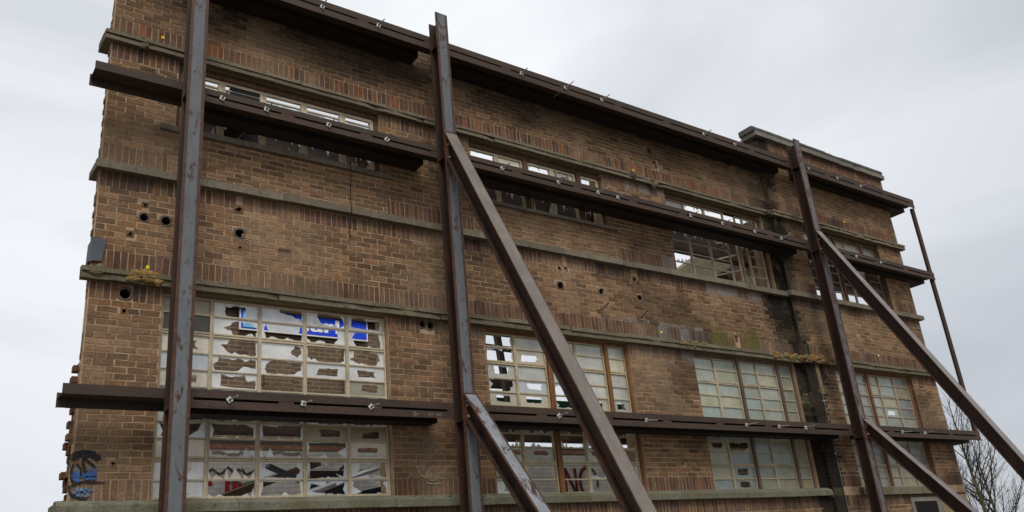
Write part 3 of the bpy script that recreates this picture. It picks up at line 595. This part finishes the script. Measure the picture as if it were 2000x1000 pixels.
# ------------------------------------------------------------------ steel frame
UC, TF, TW = .205, .014, .009
def h_prof(h=UC, w=UC): return [(-w / 2, -h / 2), (w / 2, -h / 2), (w / 2, -h / 2 + TF), (TW / 2, -h / 2 + TF), (TW / 2, h / 2 - TF), (w / 2, h / 2 - TF), (w / 2, h / 2), (-w / 2, h / 2), (-w / 2, h / 2 - TF), (-TW / 2, h / 2 - TF), (-TW / 2, -h / 2 + TF), (-w / 2, -h / 2 + TF)]
YC = -.604                                                                # column axis
M['colface'] = scaled_steel('mill_scale_column', (.122, .130, .138), UC / 2, .036, (.56, .61))
M['colface_brown'] = scaled_steel('mill_scale_column_brown', (.135, .132, .135), UC / 2, .034, (.48, .58))
M['brace_grey'] = scaled_steel('weathered_brace', (.175, .148, .122), UC / 2, .008, (.62, .70))
M['brace_peel'] = scaled_steel('peeling_brace', (.25, .265, .28), UC / 2, .026, (.56, .60))
M['brace_shine'] = scaled_steel('dull_brace', (.21, .185, .17), UC / 2, .010, (.60, .70))
COLS = [(.835, 10.4), (4.405, 9.85), (13.225, 9.90)]
LAB = ['nearest upright steel column with blue grey face, passing out of the top', 'upright steel column in the middle of the facade with grey face and two braces', 'rust brown upright steel column in front of the projecting right end bay']
for (x, h), lb, fm in zip(COLS, LAB, ('colface', 'colface', 'colface_brown')):
    e = empty('steel_column', lb, 'column', 'steel columns in front of the facade', (x, YC, 0))
    s = MB(); pr = h_prof(); n = len(pr)
    s.profile(pr, lambda p: (p[0], p[1], 0.02), lambda p: (p[0], p[1], h - .10)); s.build('column_shaft', M['steel'], e)
    fp = MB(); fp.box(-UC / 2 - .0015, UC / 2 + .0015, -UC / 2 - .003, -UC / 2 + TF - .001, .02, h); fp.build('front_flange', M[fm], e)
    bp = MB(); bp.box(-.2, .2, -.2, .2, 0, .02); bp.build('base_plate', M['steel'], e)
    for zc in (9.41, 7.53, 3.78):                                         # cleats the walings are bolted to
        if zc < h:
            c = MB(); c.box(-.098, -.006, -UC / 2 + TF + .002, UC / 2 - TF - .002, zc - .16, zc - .145); c.box(.006, .098, -UC / 2 + TF + .002, UC / 2 - TF - .002, zc - .16, zc - .145); c.build('stiffener', M['steel'], e)
def brace(x, z_top, slope, lb, face):
    d = Vector((0, -1, -slope)).normalized(); nrm = Vector((0, -d.z, d.y)); nrm = nrm if nrm.z > 0 else -nrm   # up-facing normal in the YZ plane
    top = Vector((0, -.712, z_top)); o = empty('diagonal_brace', lb, 'brace', 'raking steel braces', (x, 0, 0)); hh = UC
    def at(p, end):
        base = top + nrm * (p[1] - hh / 2); q = base.copy()
        t = ((-.722 - q.y) / d.y) if end == 0 else ((.02 - q.z) / d.z)
        q = q + d * t; return (p[0], q.y, q.z)
    s = MB(); s.profile(h_prof(), lambda p: at(p, 0), lambda p: at(p, 1)); s.build('brace_shaft', M['steel'], o)
    f = MB(); pr = [(-UC / 2 - .0015, hh / 2 - TF + .001), (UC / 2 + .0015, hh / 2 - TF + .001), (UC / 2 + .0015, hh / 2 + .003), (-UC / 2 - .0015, hh / 2 + .003)]
    f.profile(pr, lambda p: at(p, 0), lambda p: at(p, 1)); f.build('top_flange', M[face], o)
    zb = at((0, -hh / 2), 0)[2]
    pl = MB(); pl.box(-UC / 2, UC / 2, -.7215, -.7095, zb - .06, z_top + .012); pl.build('end_plate', M['rustedge'], o)
    for sx in (-.065, .065):
        for zz in (zb + .05, (zb + z_top) / 2 + .02, z_top - .1):
            b = MB(); b.tube((sx, -.7217, zz), (sx, -.742, zz), .018, n=6, col=(.35, .34, .33)); b.build('bolt', M['galv'], o)
    yb = at((0, 0), 1)[1]; ft = MB(); ft.box(-.45, .45, yb - .5, yb + .35, 0, .019, (.22, .21, .2)); ft.build('foot_block', M['mortar'], o)
brace(4.418, 7.768, 1.935, 'long raking brace from the middle column, grey brown top, crossing the second lower window', 'brace_grey')
brace(4.430, 3.957, 1.25, 'short raking brace low on the middle column with peeling pale grey paint and rusty edges', 'brace_peel')
brace(13.228, 7.79, 1.935, 'long dark raking brace from the right column running out past the bare tree', 'brace_shine')
brace(13.318, 3.95, 1.20, 'short dark raking brace low on the right column, in front of the last lower window', 'brace_shine')

def waling(x0, x1, zc, lb, pk=None, h=.112):
    o = empty('steel_waling', lb, 'waling', 'horizontal steel walings along the facade', ((x0 + x1) / 2, -.5, zc)); X = (x0 - x1) / 2, (x1 - x0) / 2
    u = MB(); u.box(X[0], X[1], 0, .012, .014, h); u.box(X[0], X[1], .012, .24, .014, .024); u.box(X[0], X[1], .24, .25, .014, h); u.build('upper_channel', M['waling'], o)
    l = MB(); l.box(X[0], X[1], .001, .013, -h + .002, -.014); l.box(X[0], X[1], .013, .238, -.024, -.014); l.build('lower_channel', M['waling'], o)
    L = X[1] - X[0]; n = max(2, round(L / 1.25))
    for i in range(n + 1):
        cx = X[0] + .10 + (L - .2) * i / n; sp = MB(); sp.box(cx - .09, cx + .09, .003, .236, -.0138, .0138); sp.build('spacer_plate', M['rustedge'] if (i * 7 + int(x0 * 3) + int(zc)) % 3 else M['waling'], o)
    if pk:
        mx_ = (x0 + x1) / 2
        for a, b, y1 in pk: p = MB(); p.box(a - mx_, b - mx_, .2515, y1 + .5, -h - .004, h); p.build('packing', M['under'], o)
    return o
for nm, zc in (('top', 9.41), ('middle', 7.53), ('bottom', 3.78)):
    waling(COLS[0][0] + .005, COLS[1][0] - .005, zc, f'{nm} steel waling between the first and the middle column', [(COLS[0][0] + .13, {9.41: 4.24, 7.53: 4.22, 3.78: 4.20}[zc], -.004)], {9.41: .115, 7.53: .094, 3.78: .103}[zc])
    waling(COLS[1][0] + .005, COLS[2][0] - .005, zc, f'{nm} steel waling between the middle and the right column', [(4.80, 12.60, -.004), (12.6, 13.05, -.112)], {9.41: .115, 7.53: .094, 3.78: .103}[zc])
    waling(COLS[2][0] + .005, 18.01, zc + .01, f'{nm} steel waling from the right column to its free end beyond the wall', [(13.62, 17.55, -.112), (17.551, 17.98, .55)], {9.41: .115, 7.53: .094, 3.78: .103}[zc])
for nm, zc in (('middle', 7.53), ('bottom', 3.78)):
    o = empty('steel_waling_stub', f'{nm} steel waling end sticking out past the left corner of the wall', 'waling', 'horizontal steel walings along the facade', (.3, -.5, zc))
    s = MB(); a, b = -.53, .53; s.box(a, b, 0, .012, -.012, .092); s.box(a, b, .012, .24, -.012, -.002); s.box(a - .008, b, .24, .252, -.10, .05); s.build('channel', M['waling'], o)
# walings on the inside of the wall, seen through the windows
for nm, z0, z1 in (('middle', 7.36, 7.93), ('bottom', 3.625, 4.02)):
    iw = MB(); iw.box(.5, 17.6, .45, .465, z0, z1); iw.box(.5, 17.6, .465, .64, z0, z0 + .015); iw.box(.5, 17.6, .465, .64, z1 - .015, z1); iw.box(.5, 17.6, .64, .655, z0, z1)
    tag(iw.build('inner_waling', M['steel']), f'dark {nm} steel beam on the inner side of the wall, seen through the window openings', 'waling', 'inner steel walings')
cpst = MB(); cpst.tube((0, 0, 3.90), (0, 0, 9.31), .052, n=20); ob = cpst.build('corner_tube', M['steel'], smooth=False); ob.location = (17.985, -.43, 0)
tag(ob, 'slender round steel tube tying the far right ends of the walings together', 'tube')
# tie rods through the slots
RODS = {9.41: [2.55, 3.43, 6.04, 6.97, 7.8, 10.44, 11.35, 13.78, 14.83, 15.74], 7.53: [1.21, 1.77, 2.62, 3.49, 5.45, 6.55, 7.4, 7.84, 9.62, 10.48, 11.41, 12.22, 14.8, 15.74], 3.78: [1.41, 2.26, 3.12, 6.04, 7.74, 10.07, 10.94, 11.7, 14.85, 15.71]}
ORD = ['first', 'second', 'third', 'fourth', 'fifth', 'sixth', 'seventh', 'eighth', 'ninth', 'tenth', 'eleventh', 'twelfth', 'thirteenth', 'fourteenth']
proto = None
def make_rod():
    e = empty('tie_rod', '', 'tie rod', 'tie rods bolted through the walings')
    p = MB(); p.hexa([(-.029, -.012, -.029), (.029, -.012, -.029), (.029, -.012, .029), (-.029, -.012, .029)], [(-.029, 0, -.029), (.029, 0, -.029), (.029, 0, .029), (-.029, 0, .029)], (.62, .62, .60)); p.build('washer_plate', M['galv'], e)
    q = MB(); q.tube((0, -.012, 0), (0, -.032, 0), .017, n=6, col=(.20, .20, .20)); q.build('nut', M['galv'], e)
    r_ = MB(); r_.tube((0, -.035, 0), (0, -.20, 0), .0085, n=8, col=(.33, .33, .33)); r_.tube((0, 0, 0), (0, 1.0, 0), .0085, n=8, col=(.33, .32, .31)); r_.build('rod', M['galv'], e); return e
proto = make_rod()
first = True
for zc, xs in RODS.items():
    for i, x in enumerate(xs):
        if first: o = proto; first = False
        else:
            o = proto.copy(); COL.objects.link(o)
            for ch in proto.children: c = ch.copy(); COL.objects.link(c); c.parent = o
        o.location = (x, -.503, zc + (.01 if x > 13 else 0)); o.rotation_euler = (R(rng.normal(0, 5)), R(rng.choice([0, 42, 20, 50, 10])), R(rng.normal(0, 5)))
        o['label'] = f"pale square washer plate and tie rod, {ORD[i]} from the left on the {'top' if zc > 9 else 'middle' if zc > 7 else 'bottom'} waling"

# ------------------------------------------------------------------ small things on the wall
WH = {(.588, 8.527): 'yellow square survey marker above the top stone band by the left corner', (.594, 5.387): 'yellow square survey marker above the lower stone band by the left corner', (8.918, 5.423): 'yellow survey marker above the lower stone band between third and fourth... pale bricks',
      (8.855, 8.501): 'yellow survey marker above the top stone band mid wall', (15.372, 8.621): 'yellow survey marker above the top stone band of the right end bay', (15.391, 5.506): 'small pale survey marker above the lower stone band of the right end bay'}
WH[(8.918, 5.423)] = 'yellow survey marker on pale bloomed bricks above the lower stone band mid wall'
for (x, z), lb in WH.items():
    y = P if x > 13 else 0; s = .018 if x < 1 else .020; m_ = MB(); c = (.75, .72, .02) if z > 5.51 or x < 13 else (.8, .78, .6)
    m_.box(x - s, x + s, y - .012, y - .006, z - s, z + s, c); m_.box(x - .004, x + .004, y - .013, y - .0115, z - .004, z + .004, (.1, .1, .02)); tag(m_.build('survey_marker', M['plain']), lb, 'marker', 'survey markers on the wall')
fs = MB(); fs.prism([(.005, 5.37), (.10, 5.38), (.135, 5.64), (.0, 5.66)], -.03, -.022, (.085, .095, .11)); fs.prism([(-.03, 5.36), (.004, 5.37), (-.001, 5.66), (-.025, 5.60)], -.026, .12, (.10, .11, .12))
tag(fs.build('flashing_sheet', M['plain']), 'bent slate grey metal sheet wrapped round the left corner of the wall', 'metal sheet')
cb = MB(); q = [(3.30, -.03, 7.30), (3.30, -.075, 7.34), (3.14, -.075, 7.30), (3.135, -.10, 7.15), (3.13, -.07, 6.7), (3.12, -.125, 6.62), (3.12, -.115, 6.48), (3.12, -.03, 6.25), (3.15, -.02, 6.19)]
for a, b in zip(q[:-1], q[1:]): cb.tube(a, b, .006, n=5, col=(.01, .01, .01))
tag(cb.build('loose_cable', M['plain']), 'thin black cable dangling from the upper sill over the stone band', 'cable')
pc = MB(); q = [(13.02 + .55 * 0, YP - .02, 2.2), (13.02, YP - .02, 5.0)]
pc.tube(*q, .007, n=6, col=(.2, .2, .19)); 
for z in (2.3, 3.4, 4.4): pc.box(13.0, 13.04, YP - .03, YP, z, z + .03, (.4, .4, .4))
tag(pc.build('wall_conduit', M['plain']), 'thin pale conduit running up the end bay just left of the right column', 'conduit')

# ------------------------------------------------------------------ what is left behind the wall
def brick_sheet(name, c1, c2, mort, sc=1.0):
    m, t, b = mat(name); v = N('ShaderNodeTexCoord', t); mp = N('ShaderNodeMapping', t); mp.inputs['Rotation'].default_value = (R(90), 0, 0); t.links.new(v.outputs['Object'], mp.inputs[0])
    br = N('ShaderNodeTexBrick', t); br.inputs['Scale'].default_value = sc; br.inputs['Brick Width'].default_value = .225; br.inputs['Row Height'].default_value = .075; br.inputs['Mortar Size'].default_value = .009
    br.inputs['Color1'].default_value = (*c1, 1); br.inputs['Color2'].default_value = (*c2, 1); br.inputs['Mortar'].default_value = (*mort, 1); t.links.new(mp.outputs[0], br.inputs['Vector'])
    g = noise(t, .9, 7, .7); c = mixc(t, 1., br.outputs['Color'], ramp(t, g, [(.3, .55), (.7, 1.3)]), 'MULTIPLY'); t.links.new(c, b.inputs['Base Color']); b.inputs['Roughness'].default_value = .95; bump(t, b, br.outputs['Fac'], -.4, .006); return m
M['rearbrick'] = brick_sheet('rear_brick', (.16, .105, .06), (.10, .064, .040), (.24, .18, .12), .55)
M['whitebrick'] = brick_sheet('painted_brick', (.80, .79, .74), (.74, .72, .66), (.60, .57, .52))
rb = empty('rear_block', 'brown brick block standing behind the smashed first lower window, with blue sign', 'building')
w = MB(); w.box(4.5, 13.2, 15.0, 15.5, 0, 10.25)
for x in (5.0, 7.6, 10.2): w.box(x, x + .9, 14.86, 15.0, 0, 9.3)
w.build('brick_wall', M['rearbrick'], rb)
w = MB(); w.box(4.4, 13.4, 14.7, 15.8, 10.25, 10.6, (.03, .027, .025)); w.build('flat_roof', M['plain'], rb)
w = MB()
for x in (5.2, 8.9): w.box(x, x + 1.2, 14.97, 14.999, 5.6, 7.4, (.03, .03, .035)); w.box(x - .06, x + 1.26, 14.95, 14.998, 5.5, 5.599, (.3, .28, .24))
w.build('rear_window', M['plain'], rb)
sg = empty('shop_sign', 'blue sign board with white letters fixed to the brick block behind the broken window', 'sign', loc=(6.78, 14.84, 9.60))
s = MB(); s.box(0, 4.30, 0, .06, 0, .69, (.80, .82, .84)); s.build('sign_frame', M['plain'], sg); s = MB(); s.box(.05, 4.25, -.012, -.001, .05, .64, (.014, .065, .72)); s.build('sign_panel', M['plain'], sg)
s = MB(); s.box(.10, .36, -.03, -.013, .08, .60, (.20, .50, .72)); s.box(.36, .62, -.03, -.013, .08, .24, (.20, .50, .72)); s.build('sign_emblem', M['plain'], sg)
def letters(txt, x, size, sx):
    cu = bpy.data.curves.new('lettering', 'FONT'); cu.body = txt; cu.size = size; cu.extrude = .006; cu.offset = .014
    o = bpy.data.objects.new('lettering', cu); COL.objects.link(o); dg = bpy.context.evaluated_depsgraph_get(); me = bpy.data.meshes.new_from_object(o.evaluated_get(dg)); bpy.data.objects.remove(o)
    q = bpy.data.objects.new('lettering', me); COL.objects.link(q); q.parent = sg; q.location = (x, -.020, .16); q.rotation_euler = (R(90), 0, 0); q.scale = (sx, 1, 1)
    m, t, b = mat('white_letters'); b.inputs['Base Color'].default_value = (.82, .83, .84, 1); b.inputs['Roughness'].default_value = .5; me.materials.clear(); me.materials.append(m)
letters('ENark', .98, .62, 1.62)
def chalk(txt, x, z, size, col, rot=0.):
    cu = bpy.data.curves.new('chalk_mark', 'FONT'); cu.body = txt; cu.size = size; cu.extrude = .0008
    o = bpy.data.objects.new('chalk_mark', cu); COL.objects.link(o); dg = bpy.context.evaluated_depsgraph_get(); me = bpy.data.meshes.new_from_object(o.evaluated_get(dg)); bpy.data.objects.remove(o)
    me.materials.clear(); m, t, b = mat('chalk'); b.inputs['Base Color'].default_value = (*col, 1); b.inputs['Roughness'].default_value = .9; me.materials.append(m)
    par = [q for q in bpy.data.objects if q.name.startswith('steel_waling') and q.get('label', '') == 'bottom steel waling between the first and the middle column'][0]
    q = bpy.data.objects.new('chalk_mark', me); COL.objects.link(q); q.parent = par; q.location = Vector((x, -.5015, z)) - par.location; q.rotation_euler = (R(90), 0, 0)
chalk('6/7  mK', 3.92, 3.705, .058, (.22, .20, .18)); chalk('CHA 2', 1.23, 3.70, .075, (.10, .08, .07))
for i, t_ in enumerate(('613', '206*90', 'S275')): chalk(t_, 3.70, 3.735 - i * .024, .028, (.30, .25, .11))
# painted inner wall with graffiti
iw = MB(); iw.box(1.2, 13.6, 4.0, 4.25, 0, 4.06); wi = iw.build('inner_wall', M['whitebrick']); tag(wi, 'white painted brick inner wall with graffiti, seen through the lower window panes', 'wall')
bw = MB(); bw.box(13.62, 24.5, 4.0, 4.25, 0, 4.55); tag(bw.build('inner_wall', M['rearbrick']), 'dark brick inner wall behind the broken panes of the third lower window', 'wall')
c_ = MB(); c_.box(1.2, 13.6, 3.985, 4.26, 4.062, 4.135, (.30, .155, .10)); c_.box(1.2, 13.6, 3.99, 4.25, 4.136, 4.20, (.10, .085, .07)); c_.build('brick_coping', M['rubble'], wi)
gf = MB(); DR = (.16, .018, .016)
gf.ribbon([(9.80, 3.18), (9.79, 3.78)], .07, 3.995, DR); gf.ribbon([(9.80, 3.78), (10.08, 3.22)], .08, 3.994, DR); gf.ribbon([(10.08, 3.20), (10.07, 3.78)], .07, 3.995, DR)
gf.build('painted_letter', M['spray'], wi); gf = MB(); gf.ribbon(arc(10.42, 3.50, .24, .30, 100, 260), .075, 3.995, DR); gf.ribbon(arc(10.42, 3.50, .24, .30, 65, -20), .05, 3.995, DR)
gf.build('painted_letter', M['spray'], wi)
g2 = MB()
def scribble(x, z, w_, h_, n, col, wd, seed):
    r_ = random.Random(seed); p = [(x + w_ * i / n + r_.uniform(-.5, .5) * w_ / n, z + r_.uniform(-.5, .5) * h_) for i in range(n + 1)]
    q = []
    for a, b in zip(p[:-1], p[1:]): q += [a, ((a[0] + b[0]) / 2 + r_.uniform(-.1, .1) * h_, (a[1] + b[1]) / 2 + r_.uniform(-.3, .3) * h_)]
    g2.ribbon([(a - .28, c + .08) for a, c in q + [p[-1]]], wd * 1.9, 3.994 - r_.random() * .004, col)
for i, a in enumerate([(2.9, 3.62, .9, .16, 11, (.06, .05, .05), .018), (3.2, 3.45, .6, .10, 9, (.12, .25, .16), .02), (3.55, 3.5, .4, .12, 7, (.06, .16, .36), .025), (2.9, 3.2, 1.0, .2, 12, (.16, .15, .14), .015), (5.1, 3.62, .5, .2, 9, (.03, .03, .03), .02),
                       (1.9, 3.4, .6, .4, 9, (.06, .06, .06), .02), (7.4, 3.5, 1.6, .3, 14, (.33, .31, .27), .014), (3.0, 3.9, 1.6, .12, 12, (.28, .25, .2), .02), (10.8, 3.15, .5, .08, 6, DR, .04)]): scribble(*a, 60 + i)
g2.ribbon([(2.92, 3.32), (2.92, 3.58)], .07, 3.992, (.42, .02, .03)); g2.ribbon([(3.04, 3.28), (3.04, 3.56)], .08, 3.991, (.42, .02, .03)); g2.ribbon([(3.12, 3.30), (3.12, 3.54)], .05, 3.990, (.42, .02, .03)); g2.ribbon([(2.92, 3.40), (3.14, 3.40)], .06, 3.9895, (.42, .02, .03))
g2.ribbon([(2.63, 3.56), (2.67, 3.50)], .07, 3.993, (.42, .02, .03)); g2.ribbon([(5.03, 3.75), (5.05, 3.55)], .10, 3.993, (.42, .36, .06))
g2.build('scribbled_graffiti', M['spray'], wi)
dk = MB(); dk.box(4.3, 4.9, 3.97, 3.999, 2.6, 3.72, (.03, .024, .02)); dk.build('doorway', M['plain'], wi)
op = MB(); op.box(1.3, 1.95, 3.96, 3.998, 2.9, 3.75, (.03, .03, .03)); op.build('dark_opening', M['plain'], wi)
# graffitied screen wall further back
sw = MB(); sw.box(2.6, 12.0, 9.0, 9.2, 0, 6.35, (.50, .49, .44)); sw2 = sw.build('block_wall', M['rearbrick']); tag(sw2, 'low brown wall with black and white graffiti lettering behind the first lower window', 'wall')
g2 = MB()
def bubble(x, z, txt, s_):
    for k, ch in enumerate(txt):
        cx = x + k * s_ * .95; wv = lambda a, b: (cx + a * s_, z + b * s_)
        st = {'A': [[(-.4, -.5), (-.05, .5), (.4, -.45)], [(-.25, -.1), (.25, -.05)]], 'E': [[(.35, .45), (-.3, .4), (-.35, -.45), (.4, -.5)], [(-.3, 0), (.2, .05)]], 'C': [[(.35, .4), (-.2, .45), (-.35, -.1), (-.1, -.5), (.4, -.4)]], 'S': [[(.35, .4), (-.2, .45), (-.3, .1), (.25, -.1), (.2, -.45), (-.35, -.45)]]}[ch]
        for q in st: g2.ribbon([wv(*p_) for p_ in q], s_ * .42, 8.995, (.62, .62, .60)); 
        for q in st: g2.ribbon([wv(*p_) for p_ in q], s_ * .15, 8.99, (.02, .02, .022))
bubble(4.6, 5.95, 'CSSC', .55); bubble(7.6, 5.95, 'AEC', .55)
g2.build('lettering_graffiti', M['spray'], sw2)
# green boarding and splintered timber behind the second window
gb = MB(); gb.prism([(6.9, 4.60), (11.3, 4.60), (11.3, 4.92), (6.9, 4.90)], 3.0, 3.06, (.018, .11, .055)); tag(gb.build('green_board', M['plain']), 'long dark green board behind the lower panes of the second lower window', 'board')
def timber(a, b, w_, h_, col, label, name='timber_beam', m='wood'):
    t = MB(); t.bar(a, b, w_, h_, (0, 0, 1) if abs(b[2] - a[2]) < abs(b[0] - a[0]) + abs(b[1] - a[1]) else (0, 1, 0), col); tag(t.build(name, M[m]), label, 'beam', 'broken timbers behind the wall')
timber((6.6, 3.4, 5.25), (8.3, 3.5, 5.30), .12, .16, (.05, .034, .024), 'dark broken beam seen through the left panes of the second lower window')
timber((7.2, 2.2, 4.6), (7.1, 2.3, 6.3), .10, .10, (.10, .08, .065), 'thin grey post seen through the top left panes of the second lower window')
timber((6.2, 2.6, 5.75), (8.2, 2.6, 5.70), .08, .09, (.09, .07, .055), 'grey horizontal rail seen through the top left panes of the second lower window')
timber((2.2, 2.2, 3.06), (3.8, 2.6, 3.62), .18, .10, (.14, .09, .055), 'brown plank leaning up behind the bottom panes of the first lower window')
timber((2.6, 1.6, 2.85), (4.6, 2.4, 3.48), .35, .05, (.50, .49, .46), 'white board leaning behind the bottom right panes of the first lower window', 'white_board', 'plain')
timber((3.1, 1.5, 2.86), (4.9, 1.9, 3.20), .22, .08, (.025, .045, .085), 'dark blue panel lying behind the bottom right panes of the first lower window', 'plastic_panel', 'plain')
timber((3.2, 2.0, 2.70), (3.9, 2.1, 2.98), .25, .06, (.06, .08, .30), 'bright blue sheet among debris behind the first lower window', 'blue_sheet', 'plain')
timber((2.5, 1.2, 3.35), (3.2, 1.4, 3.12), .09, .05, (.09, .12, .14), 'grey bracket behind the bottom panes of the first lower window', 'steel_bracket', 'plain')
timber((1.3, 2.5, 2.7), (1.45, 2.7, 3.9), .25, .12, (.32, .19, .08), 'tan timber post beside the nearest column, behind the first lower window')
# upper floor remains behind the third and fourth upper windows
rw = MB(); rw.prism([(12.8, 6.9), (17.4, 6.9), (17.4, 8.72), (15.6, 8.86), (14.08, 8.81), (13.11, 8.22)], 3.0, 3.4, (.19, .17, .11)); tag(rw.build('ruined_gable', M['rubble']), 'mossy grey broken gable wall seen through the third upper window', 'wall')
db = MB(); db.bar((14.3, 2.7, 8.12), (16.6, 2.8, 9.35), .2, .30, (0, 1, 0)); tag(db.build('fallen_beam', M['steel']), 'dark rusty steel beam sloping across the third upper window', 'beam')
cw = MB(); cw.box(12.50, 12.72, .36, .95, 6.3, 8.3, (.25, .135, .085)); cw.prism([(12.47, 6.3), (12.499, 6.3), (12.499, 7.15), (12.47, 7.15)], .36, .95, (.30, .25, .18)); tag(cw.build('cross_wall', M['rubble']), 'pink plastered cross wall at the right edge of the third upper window', 'wall')
rs = MB(); rs.box(9.0, 17.4, .9, 1.0, 8.25, 8.9, (.05, .03, .025)); 
cl = MB(); cl.hexa([(15.2, .8, 7.3), (18.6, .9, 7.5), (18.6, 1.0, 7.5), (15.2, .9, 7.3)], [(15.0, 1.5, 9.2), (18.8, 1.6, 9.4), (18.8, 1.7, 9.4), (15.0, 1.6, 9.2)], (.33, .27, .22)); tag(cl.build('ceiling_panel', M['rubble']), 'pale broken ceiling panel hanging behind the last upper window', 'panel')
fd = MB(); fd.hexa([(15.3, .7, 6.7), (17.0, .8, 6.9), (17.0, 1.3, 6.9), (15.3, 1.2, 6.7)], [(15.3, .7, 6.95), (17.0, .8, 7.1), (17.0, 1.3, 7.1), (15.3, 1.2, 6.95)], (.36, .32, .26)); tag(fd.build('plaster_debris', M['rubble']), 'heap of pale plaster debris on the sill of the last upper window', 'debris')

# ------------------------------------------------------------------ bare trees and the far roof
def tree(name, base, H, seed, label, lean=(0, 0), spread=1.0, first=.22):
    r_ = random.Random(seed); e = empty(name, label, 'tree', 'bare winter trees', base); tk, br = MB(), MB(); up = Vector((0, 0, 1))
    def wob(d, k): return (d + Vector((r_.uniform(-1, 1), r_.uniform(-1, 1), r_.uniform(-1, 1))) * k).normalized()
    def limb(p, d, L, rad, lv):
        n = max(3, int(L / .22)) if lv < 3 else 2; q = Vector(p)
        for i in range(n):
            d = wob(d + up * (.05 if lv < 3 else .02), .10 if lv < 3 else .16); q2 = q + d * (L / n); f = i / n; ra = rad * (1 - .8 * f); rb_ = rad * (1 - .8 * (f + 1 / n))
            br.tube(q, q2, max(ra, .0045), max(rb_, .004), n=5 if lv == 1 else 3, col=(.050, .042, .028) if lv == 1 else (.040, .032, .026), cap=False); q = q2
            if lv < 4 and i >= (1 if lv < 3 else 0):
                for _ in range(1 if lv > 1 or r_.random() < .5 else 2):
                    if r_.random() < (.85 if lv < 3 else .6):
                        o = Matrix.Rotation(r_.uniform(0, 6.283), 3, d) @ d.orthogonal().normalized(); a = r_.uniform(.45, .85)
                        limb(q, (d * math.cos(a) + o * math.sin(a) + up * .15).normalized(), L * (1 - f * .6) * r_.uniform(.34, .52), max(rad * .42 * (1 - .6 * f), .0045), lv + 1)
    n = 26; q = Vector((0, 0, 0)); d = Vector((lean[0], lean[1], 1)).normalized(); R0 = H * .0155
    for i in range(n):
        f = i / n; d = wob(d + up * .04, .035); q2 = q + d * (H / n); tk.tube(q, q2, max(R0 * (1 - .9 * f), .01), max(R0 * (1 - .9 * (f + 1 / n)), .008), n=9, col=tuple(np.array((.085, .085, .036)) * r_.uniform(.8, 1.15)), cap=False); q = q2
        if f > first:
            for _ in range(2 if r_.random() < .6 else 1):
                o = Matrix.Rotation(r_.uniform(0, 6.283), 3, d) @ d.orthogonal().normalized(); a = r_.uniform(.5, .95) * spread
                limb(q, (d * math.cos(a) + o * math.sin(a)).normalized(), (H * (1 - f) * .50 + .55) * r_.uniform(.75, 1.1), max(R0 * (1 - .9 * f) * .48, .012), 1)
    tk.build('trunk', M['rubble'], e, fix=False); br.build('crown', M['rubble'], e, fix=False)
tree('bare_tree', (35.0, 8.0, 0), 7.4, 5, 'bare winter tree with mossy trunk close beyond the right end of the wall', (-.06, .0), .95)
tree('bare_tree', (40.0, 10.0, 0), 6.4, 11, 'bare winter tree at the right edge behind the long dark brace', (.03, 0), 1.1)
tree('bare_tree', (45.5, 15.0, 0), 8.8, 23, 'faint thin bare tree farther back beside the right wall corner', (-.02, 0), .8)
fh = empty('far_house', 'distant low house with dark brown roof at the bottom right', 'house', loc=(80, 14, -.6))
h = MB(); h.box(-8, 14, -3, 5, 0, 3.6, (.2, .14, .1)); h.build('wall', M['rubble'], fh)
h = MB(); h.add([(-8.5, -3.5, 3.5), (14.5, -3.5, 3.5), (14.5, 5.5, 3.5), (-8.5, 5.5, 3.5), (-7, 1, 6.2), (13, 1, 6.2)], [(0, 1, 5, 4), (2, 3, 4, 5), (3, 0, 4), (1, 2, 5)], (.06, .045, .038)); h.build('roof', M['rubble'], fh)
